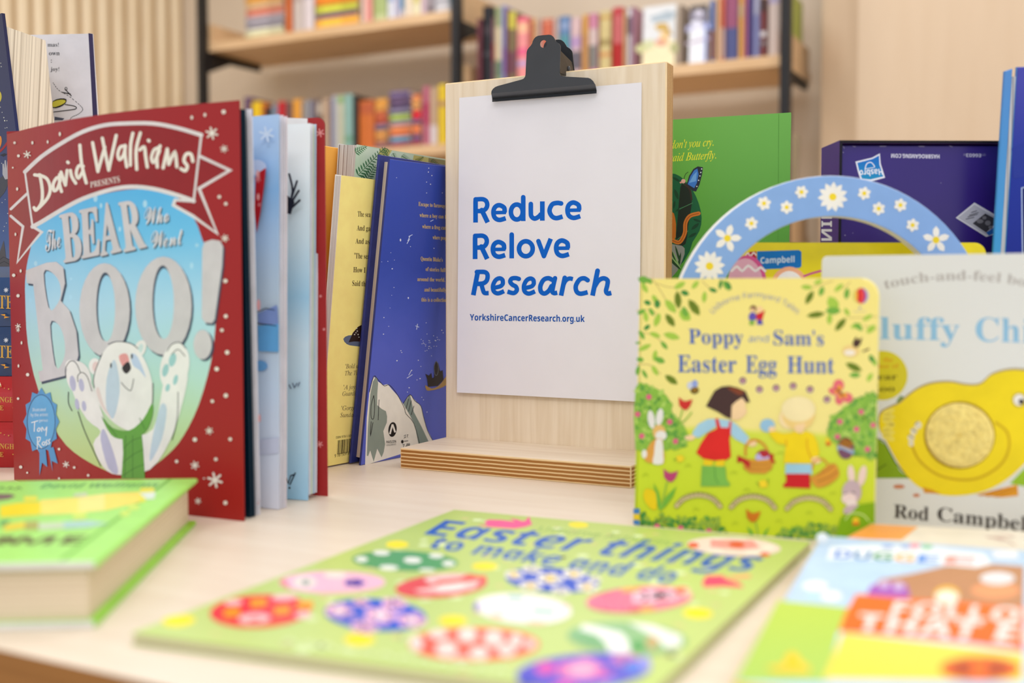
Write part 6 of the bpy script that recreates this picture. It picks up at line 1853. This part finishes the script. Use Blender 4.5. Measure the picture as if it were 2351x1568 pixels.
# punched arches
for cx in (660, 1135, 1620):
    dy = (cx - 660) * .025
    a.stroke([Q2(cx - 190, 1140 + dy), Q2(cx - 120, 1075 + dy), Q2(cx, 1045 + dy), Q2(cx + 120, 1075 + dy), Q2(cx + 190, 1145 + dy)], 12, (150, 142, 74), 6)
    a.stroke([Q2(cx - 190, 1142 + dy), Q2(cx - 120, 1078 + dy), Q2(cx, 1049 + dy), Q2(cx + 120, 1078 + dy), Q2(cx + 190, 1147 + dy)], 8.5, (206, 190, 140), 6)
    pts = crom([Q2(cx - 170, 1118 + dy), Q2(cx - 110, 1066 + dy), Q2(cx, 1038 + dy), Q2(cx + 110, 1066 + dy), Q2(cx + 170, 1122 + dy)], 3)
    a.dots([p + (2.2, 2) for p in pts], (122, 104, 66), 6)
# ducklings, chicks, spine stripes, small roundel
a.dots([Q2(500, 730) + (10, 8), Q2(1225, 950) + (12, 9), Q2(1785, 575) + (6, 7)], (244, 214, 40), 9); a.dots([Q2(1790, 600) + (6, 5)], (226, 110, 30), 8)
a.strokes([[Q2(1170, 940), Q2(1190, 960)], [Q2(1265, 910), Q2(1262, 950)], [Q2(450, 740), Q2(470, 735)]], 2.5, ink((110, 160, 40)))
a.strokes([[Q2(x - 25, y + 10), Q2(x, y - 8), Q2(x + 25, y + 10)] for x, y in ((570, 790), (970, 850), (1370, 680), (200, 870), (1830, 1030), (980, 1290), (640, 1170), (1360, 1270), (1620, 1200), (1080, 1000))], 1.6, ink((170, 190, 40)), 3)
a.polys([[Q2(1860, 1380), Q2(1900, 1240), Q2(1990, 1200), Q2(2060, 1130), Q2(2195, 1110), Q2(2195, 1500), Q2(1830, 1500)]], ink((130, 176, 8)))
a.stroke([Q2(1940, 1260), Q2(1980, 1210), Q2(2040, 1205), Q2(2100, 1225), Q2(2140, 1270)], 3, (206, 226, 130), 4); a.ell(*Q2(2030, 1270), 8, 8, (246, 206, 40)); a.poly([Q2(2000, 1285), Q2(2060, 1285), Q2(2060, 1310), Q2(2000, 1310)], (230, 120, 20))
a.polys([[Q2(95, 1165), Q2(150, 1165), Q2(150, 1210), Q2(95, 1210)], [Q2(95, 1262), Q2(150, 1270), Q2(150, 1310), Q2(95, 1300)]], ink((70, 130, 190))); a.polys([[Q2(95, 1212), Q2(150, 1212), Q2(150, 1262), Q2(95, 1260)]], ink((236, 206, 40)))
mb.build('front_cover', PBk)

# ---------------------------------------------- flat Easter activity book in the foreground
eth = .0055
eFL, eBL, eBR = on_z(303, 1453, eth), on_z(1043, 1170, eth), on_z(1862, 1243, eth)
eU = (eBR - eBL).normalized()
eV = Vector((-eU.y, eU.x, 0))
EF = Frame(eBL - eV * (eBL - eFL).dot(eV), eU, eV, Z)
ew, el = (eBR - eBL).length, (eBL - eFL).dot(eV)
EO = Vector((EF.O.x, EF.O.y, 0))
eb = thing('activity_book', 'large light green paperback with patterned Easter eggs, lying flat in the foreground', 'book', EO)
EOL = [EF.uv(*p) for p in ((303, 1453), (1478, 1607), (1861, 1244), (1043, 1170))]
EIN = [(u * .995 + ew * .0025, v * .997 + el * .0015) for u, v in EOL]
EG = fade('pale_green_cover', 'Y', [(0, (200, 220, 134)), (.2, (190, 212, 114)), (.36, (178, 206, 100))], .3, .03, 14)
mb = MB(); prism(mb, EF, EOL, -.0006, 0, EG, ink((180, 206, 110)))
a = Art(mb, EF, 3e-5, 2.5e-5)
R7 = random.Random(8)
sq, wd = [], []
for k in range(120):
    u, v = R7.uniform(.010, ew - .022), R7.uniform(.008, el - .016)
    s = R7.uniform(.0022, .0042)
    (sq if k % 2 else wd).append((u, v, s))
a.up()
for u, v, s in sq: a._uv([(u, v), (u + s * 1.5, v), (u + s * 1.5, v + s * 1.3), (u, v + s * 1.3)], ink((216, 208, 140)))
for u, v, s in wd: a._uv([(u + s * cos(k * pi / 4), v + s * sin(k * pi / 4)) for k in range(8)], ink((226, 242, 186)))
YD = ink((252, 232, 40), .35)
a.polys([Art.ellpts(x, y, rx, ry, r) for x, y, rx, ry, r in ((410, 1425, 38, 13, -4), (912, 1250, 26, 8.5, 0), (1113, 1300, 30, 9, 0), (1040, 1425, 33, 12, 0), (825, 1468, 35, 14, 0), (1328, 1205, 23, 6.5, 3), (1602, 1408, 34, 12, 3))], YD)
BT = ink((34, 96, 186), .35)
a.text('Easter things', 'sbi', (972, 1226), (1722, 1313), (1004, 1192), (1768, 1271), BT)
a.text('to make and do', 'sbi', (985, 1257), (1540, 1340), (1006, 1231), (1566, 1308), BT)
a.text('Usborne Activities', 'ss', (1234, 1218), (1534, 1252), (1244, 1208), (1546, 1240), ink((140, 180, 96)))
HOT, HOT2 = ink((246, 92, 150)), ink((246, 70, 110))
a.poly([(1095, 1206), (1118, 1205), (1112, 1198), (1122, 1193), (1150, 1194), (1178, 1197), (1206, 1196), (1212, 1188), (1216, 1187), (1218, 1196), (1222, 1204), (1206, 1210), (1180, 1214), (1150, 1212), (1124, 1210)], HOT); a.poly([(1170, 1190), (1190, 1193), (1200, 1198), (1184, 1198)], HOT)
a.poly([(1612, 1338), (1622, 1322), (1660, 1321), (1664, 1328), (1700, 1340), (1708, 1349), (1660, 1346), (1616, 1348)], HOT2); a.poly([(1660, 1324), (1720, 1318), (1726, 1326), (1690, 1330)], (240, 170, 120))
def egg(cx, cy, rx, ry, rot, base, marks):
    a.ell(cx, cy, rx, ry, ink(base, .3), rot, 36)
    c, s = cos(radians(rot)), sin(radians(rot))
    T = lambda x, y: (cx + x * rx * c - y * ry * s, cy + x * rx * s + y * ry * c)
    for kind, data, col in marks:
        if kind == 'e':
            a.polys([[T(p, q) for p, q in Art.ellpts(x, y, r1, r2, 0, 14)] for x, y, r1, r2 in data], ink(col, .3))
        elif kind == 'p':
            a.polys([[T(x, y) for x, y in poly] for poly in data], ink(col, .3))
        elif kind == 'f':
            ps = []
            for x, y, r in data:
                for k in range(5):
                    an = 2 * pi * k / 5
                    ps.append([T(p, q) for p, q in Art.ellpts(x + r * .6 * cos(an), y + r * 1.0 * sin(an), r * .5, r * .8, 0, 10)])
            a.polys(ps, ink(col, .3))
def stripes(n, th, amp=0., lo=-.95, hi=.95, slant=0.):
    out = []
    for k in range(n):
        x = lo + (hi - lo) * k / max(1, n - 1)
        ps = []
        for j in range(9):
            y = -1 + 2 * j / 8
            xx = x + amp * (1 if j % 2 else -1) + slant * y
            lim = math.sqrt(max(.0, 1 - y * y)) * .98
            ps.append((max(-lim, min(lim, xx)), y * .985))
        out.append([(p[0] - th, p[1]) for p in ps] + [(p[0] + th, p[1]) for p in ps[::-1]])
    return [[(max(-math.sqrt(max(0, 1 - min(1, y * y))), min(math.sqrt(max(0, 1 - min(1, y * y))), x)), y) for x, y in q] for q in out]
WHT2, PNK = (246, 242, 232), (250, 206, 222)
egg(930, 1288, 122, 23, 2, (92, 166, 104), [('e', [(-.82, -.02, .12, .28), (-.45, -.72, .16, .26), (.14, -.1, .17, .32), (.58, -.62, .14, .24), (.82, .1, .12, .26), (-.3, .72, .18, .26), (.42, .82, .16, .16)], (240, 244, 232))])
egg(763, 1337, 122, 26, 0, (250, 194, 216), [('p', [[(-1, -.1), (-.9, -.4), (-.8, .6), (-.92, .4)]], (240, 140, 150)), ('e', [(-.52, .0, .22, .55), (.05, -.66, .22, .3)], (246, 232, 224)), ('e', [(-.5, .02, .08, .3)], (170, 176, 170)), ('f', [(.42, .05, .2)], (84, 62, 190))])
egg(1013, 1345, 106, 27, -5, (232, 90, 88), [('p', [[(-.3, -.9), (.1, -1), (.6, -.8), (.3, -.3), (-.2, -.2), (-.36, -.6)], [(-.6, .2), (.2, -.1), (.9, -.35), (.7, .5), (0, .6), (-.5, .4)]], (246, 206, 200)), ('e', [(.2, .2, .34, .4)], (250, 232, 226)), ('p', [[(-.1, -.45), (.98, -.55), (.98, -.2), (-.1, -.1)]], (250, 92, 76))])
egg(1268, 1332, 108, 28, 4, (36, 84, 200), [('f', [(-.82, -.2, .2), (-.45, -.75, .2), (-.05, -.1, .28), (.45, -.6, .24), (.75, .35, .24), (-.45, .6, .24), (.2, .85, .2), (.9, -.3, .14)], (244, 240, 232)), ('e', [(-.05, -.1, .09, .3), (-.82, -.2, .07, .25), (.45, -.6, .07, .25), (-.45, .6, .07, .25), (.75, .35, .07, .25)], (246, 214, 120))])
egg(1685, 1255, 108, 22, 3, (248, 226, 214), [('p', [[(-.5, -.6), (.4, -.7), (.55, .0), (.2, .3), (-.5, .2)]], (248, 160, 160)), ('e', [(-.86, .1, .12, .3), (.06, -.2, .17, .34), (.66, .66, .12, .2)], (240, 80, 70)), ('e', [(-.4, .55, .2, .2), (.4, .5, .2, .25), (.75, -.1, .14, .3), (-.35, -.75, .2, .15), (.1, -.88, .2, .1)], (250, 240, 226))])
egg(597, 1404, 115, 38, -3, (238, 62, 74), [('p', [[(-.96, -.0), (-.7, .5), (-.2, .92), (.3, .92), (.7, .6), (.2, .75), (-.4, .7), (-.8, .3)]], (236, 120, 50)), ('p', [[(x - .16, y - .24), (x + .16, y - .28), (x + .16, y + .2), (x - .16, y + .24)] for x, y in ((-.56, .0), (-.02, -.5), (.44, .04), (.9, -.2))], (252, 164, 30)), ('e', [(-.52, -.62, .18, .18), (.5, -.78, .26, .2), (-.12, .42, .32, .32), (.86, .36, .16, .22)], (248, 200, 200)), ('e', [(-.12, .5, .12, .12)], (230, 90, 96))])
egg(862, 1412, 117, 36, 4, (22, 92, 212), [('f', [(-.72, -.1, .26), (.1, .0, .32), (.72, .2, .28), (-.2, .82, .26), (.35, -.8, .24), (-.3, -.72, .16)], (244, 190, 226)), ('e', [(.1, .0, .12, .3), (-.72, -.1, .1, .24), (.72, .2, .1, .24)], (252, 226, 236)), ('e', [(-.45, .3, .2, .3)], (120, 120, 210))])
egg(1200, 1398, 113, 35, 4, (250, 246, 240), [('p', [[(-.3, -.8), (.0, -.82), (-.02, -.58), (-.34, -.56)], [(.2, -.05), (.66, -.02), (.66, .24), (.2, .22)]], (150, 208, 196)), ('e', [(-.94, .1, .06, .3)], (140, 130, 200)), ('e', [(-.5, .62, .14, .2), (.3, .84, .2, .16)], (250, 214, 190)), ('e', [(.86, -.3, .1, .2)], (252, 220, 226))])
egg(1468, 1377, 123, 30, -4, (246, 134, 160), [('p', stripes(5, .04, .0, -.85, -.25), (240, 106, 140)), ('f', [(.16, -.2, .3), (.55, -.2, .25)], (252, 204, 224)), ('e', [(-.15, -.78, .2, .2), (.12, .78, .16, .2)], (250, 172, 90)), ('e', [(.8, -.45, .14, .3)], (246, 110, 90)), ('e', [(.9, -.2, .08, .3)], (250, 200, 180)), ('e', [(-.1, .78, .1, .2)], (226, 84, 96))])
egg(1088, 1480, 150, 38, 0, (252, 104, 82), [('e', [(-.88, -.05, .1, .5), (-.55, -.6, .15, .3), (-.42, .3, .17, .5), (-.1, -.55, .15, .45), (.08, .55, .15, .4), (.3, -.35, .15, .5), (.5, .35, .14, .4), (.64, -.2, .1, .45), (-.2, .88, .14, .1), (.86, .0, .08, .3)], (252, 224, 214))])
egg(1440, 1466, 138, 37, 3, (150, 196, 140), [('p', [[(-.98, .0), (-.7, -.4), (-.36, -.2), (-.3, .6), (-.6, .7)]], (126, 184, 126)), ('p', [[(-.74, -.72), (-.5, -.6), (-.1, -.3), (.02, .2), (.06, .95), (-.3, .95), (-.34, .4), (-.5, -.1), (-.8, -.36)], [(.0, -.98), (.4, -.9), (.9, -.3), (.9, .3), (.66, .5), (.5, -.1), (.2, -.6)]], (250, 250, 244)), ('p', [[(.1, .1), (.3, .15), (.28, .8), (.08, .8)]], (90, 170, 96)), ('e', [(.42, .2, .1, .4)], (206, 170, 120))])
egg(1340, 1542, 155, 40, -4, (104, 92, 208), [('f', [(-.05, -.1, .34)], (246, 130, 190)), ('e', [(-.02, -.1, .22, .44)], (252, 176, 206)), ('e', [(-.55, -.3, .16, .34), (-.3, .8, .2, .2), (.3, .5, .14, .3)], (232, 90, 180)), ('f', [(.62, -.5, .2)], (226, 140, 214)), ('e', [(.75, .0, .16, .44), (.35, .75, .2, .24)], (96, 130, 226)), ('e', [(.92, -.15, .08, .5)], (160, 160, 236)), ('e', [(-.85, .3, .12, .4)], (70, 80, 196))])
a.strokes([[(650 + 44 * k, 1478 + 6.3 * k), (666 + 44 * k, 1470 + 6.3 * k), (682 + 44 * k, 1482 + 6.3 * k)] for k in range(12)], 6, ink((222, 238, 178)), 4)
mb.build('front_cover', eb)
mb = MB(); prism(mb, EF.shift(-.0006), EIN, -(eth - .0016), 0, leaves((0, 0, 1), (214, 204, 170), (180, 170, 140), 1500)); mb.build('page_block', eb)
mb = MB(); prism(mb, EF.shift(-(eth - .001)), EOL, -.0006, 0, ink((184, 206, 120)), ink((180, 206, 110))); mb.build('back_cover', eb)

# ---------------------------------------------- two flat books at the lower right
cth = .0135
cL, cR = on_z(2000, 1202, cth), on_z(2351, 1220, cth)
cU = (cR - cL).normalized()
cF = Frame(cL + Vector((cU.y, -cU.x, 0)) * .055 - cU * .018, cU, Vector((-cU.y, cU.x, 0)), Z)
cb = thing('picture_book', 'cream book with an orange corner lying under the blue and green book at the right', 'book', Vector((cF.O.x, cF.O.y, 0)))
sh_ = .018
mb = MB()
ol = [(sh_ - .018 * .0, .055), (.25, .055), (.25, 0), (0, 0)]
prism(mb, cF, [(0, 0), (.26, 0), (.26, .055), (sh_, .055)], -.0015, 0, ink((240, 232, 214)), ink((226, 216, 196)))
a = Art(mb, cF, 3e-5, 3e-5)
a.poly([(2000, 1203), (2108, 1209), (2070, 1240), (1940, 1236)], fade('orange_print', 'X', [(0, (252, 158, 66)), (.05, (250, 174, 92)), (.1, (252, 160, 70))], .4, .03, 60))
a.stroke([(2268, 1234), (2300, 1236), (2330, 1252)], 4, (214, 190, 176), 3)
a.polys([[(2256, 1230), (2310, 1236), (2300, 1242)], [(2280, 1226), (2330, 1230), (2326, 1234)]], ink((206, 176, 164)))
mb.build('front_cover', cb)
mb = MB(); prism(mb, cF, [(.002, .002), (.258, .002), (.258, .053), (sh_ + .002, .053)], -cth + .0015, -.0015, M_PAPER); mb.build('page_block', cb)
mb = MB(); prism(mb, cF, [(0, 0), (.26, 0), (.26, .055), (sh_, .055)], -cth, -cth + .0015, ink((232, 222, 204)), ink((226, 216, 196))); mb.build('back_cover', cb)

hB, hF = .0180, .0120
dBL, dBR, dFL = on_z(1886, 1229, hB), on_z(2351, 1263, hB), on_z(1682, 1566, hF)
dU = (dBR - dBL).normalized()
dV = (dBL - dFL)
dV = (dV - dU * dV.dot(dU)).normalized()
DF0 = Frame(dFL, dU, dV, dU.cross(dV))
uBL, vBL = (dBL - dFL).dot(DF0.U), (dBL - dFL).dot(DF0.V)
dw = .235
db = thing('board_book', 'blue and green board book with an orange title banner at the lower right corner', 'book', Vector((dFL.x, dFL.y, 0)))
mb = MB()
prism(mb, DF0, rounded(0, -.03, dw, vBL, (.006, .006, .004, .004)) if abs(uBL) < .004 else [(0, 0), (dw, 0), (dw + uBL, vBL), (uBL, vBL)], -.0035, 0, ink((190, 218, 246), .35), ink((238, 206, 60)), bevel=.0012)
a = Art(mb, DF0, 4e-5, 4e-5)
GR9 = fade('grass_print', 'Y', [(0, (176, 212, 98)), (.08, (188, 216, 86)), (.16, (194, 218, 96))], .35)
a.poly([(1787, 1378), (1960, 1396), (1925, 1450), (1900, 1566), (1686, 1566)], GR9)
a.poly([(1890, 1560), (1936, 1452), (2351, 1500), (2351, 1566)], fade('yellow_print', 'Y', [(0, (246, 224, 80)), (.08, (246, 226, 100)), (.16, (244, 206, 50))], .35))
a.polys([Art.ellpts(1872, 1345, 28, 11), Art.ellpts(1908, 1368, 24, 11)], ink((250, 250, 246))); a.ell(1875, 1347, 10, 4, (250, 240, 200)); a.ell(1868, 1368, 20, 6, (190, 230, 232))
# a plain rounded brown shape behind the banner
a.poly([(1990, 1366), (2020, 1330), (2090, 1318), (2170, 1300), (2260, 1294), (2351, 1300), (2351, 1400), (2000, 1380)], (190, 136, 100), 0)
a.ell(2285, 1356, 55, 18, (236, 156, 110)); a.ell(2290, 1328, 40, 15, (226, 226, 228))
a.poly([(1986, 1372), (2000, 1344), (2040, 1336), (2080, 1340), (2090, 1370), (2060, 1380)], (166, 84, 186)); a.polys([Art.ellpts(2030, 1342, 12, 9), Art.ellpts(2063, 1346, 13, 10)], ink((206, 180, 220)))
BAN = fade('banner_print', 'Y', [(0, (244, 100, 30)), (.12, (246, 112, 38)), (.16, (252, 140, 60))], .35)
a.poly([(1966, 1364), (2100, 1376), (2200, 1382), (2351, 1396), (2351, 1494), (2200, 1472), (2060, 1460), (1926, 1450), (1940, 1410)], BAN)
a.ell(2174, 1366, 29, 20, (240, 186, 40)); a.ell(2174, 1372, 27, 17, (252, 240, 220))
WB_ = ink((252, 244, 240), .35)
a.text('FOLLOW', 'sb', (2044, 1412), (2430, 1436), (2056, 1380), (2440, 1402), WB_)
a.text('THAT EGG', 'sb', (1962, 1446), (2480, 1490), (1974, 1408), (2500, 1444), WB_)
a.poly([(1898, 1286), (1906, 1256), (2000, 1250), (2150, 1256), (2260, 1272), (2276, 1296), (2240, 1304), (2100, 1292), (1960, 1284)], (238, 246, 252))
for s, x0, x1, c in (('D', 1914, 1952, (70, 130, 220)), ('U', 1958, 1996, (60, 130, 190)), ('G', 2002, 2046, (40, 150, 90)), ('G', 2052, 2096, (250, 180, 80)), ('E', 2104, 2154, (90, 150, 230)), ('E', 2166, 2236, (246, 160, 150))):
    dy = (x0 - 1914) * .055
    a.text(s, 'sb', (x0, 1281 + dy), (x1, 1283 + dy), (x0 + 6, 1263 + dy), (x1 + 6, 1265 + dy), ink(c))
a.polys([Art.ellpts(2038, 1255, 14, 5), Art.ellpts(2080, 1256, 12, 5)], ink((176, 196, 236))); a.ell(2100, 1254, 12, 6, (240, 160, 180)); a.ell(2128, 1256, 14, 6, (150, 210, 180))
a.poly([(2276, 1266), (2334, 1264), (2338, 1284), (2284, 1282)], (240, 244, 250), 0); a.ell(1888, 1236, 14, 12, (220, 234, 250))
a.poly([(1756, 1534), (1800, 1526), (1812, 1498), (1826, 1500), (1840, 1520), (1858, 1532), (1860, 1546), (1780, 1544)], (246, 208, 50), 0); a.ell(1818, 1514, 16, 12, (250, 206, 20))
a.ell(2250, 1536, 92, 28, (240, 110, 40)); a.ell(2250, 1536, 72, 22, (184, 76, 40)); a.poly([(2232, 1512), (2268, 1514), (2264, 1560), (2228, 1560)], (240, 112, 40))
mb.build('cover', db)
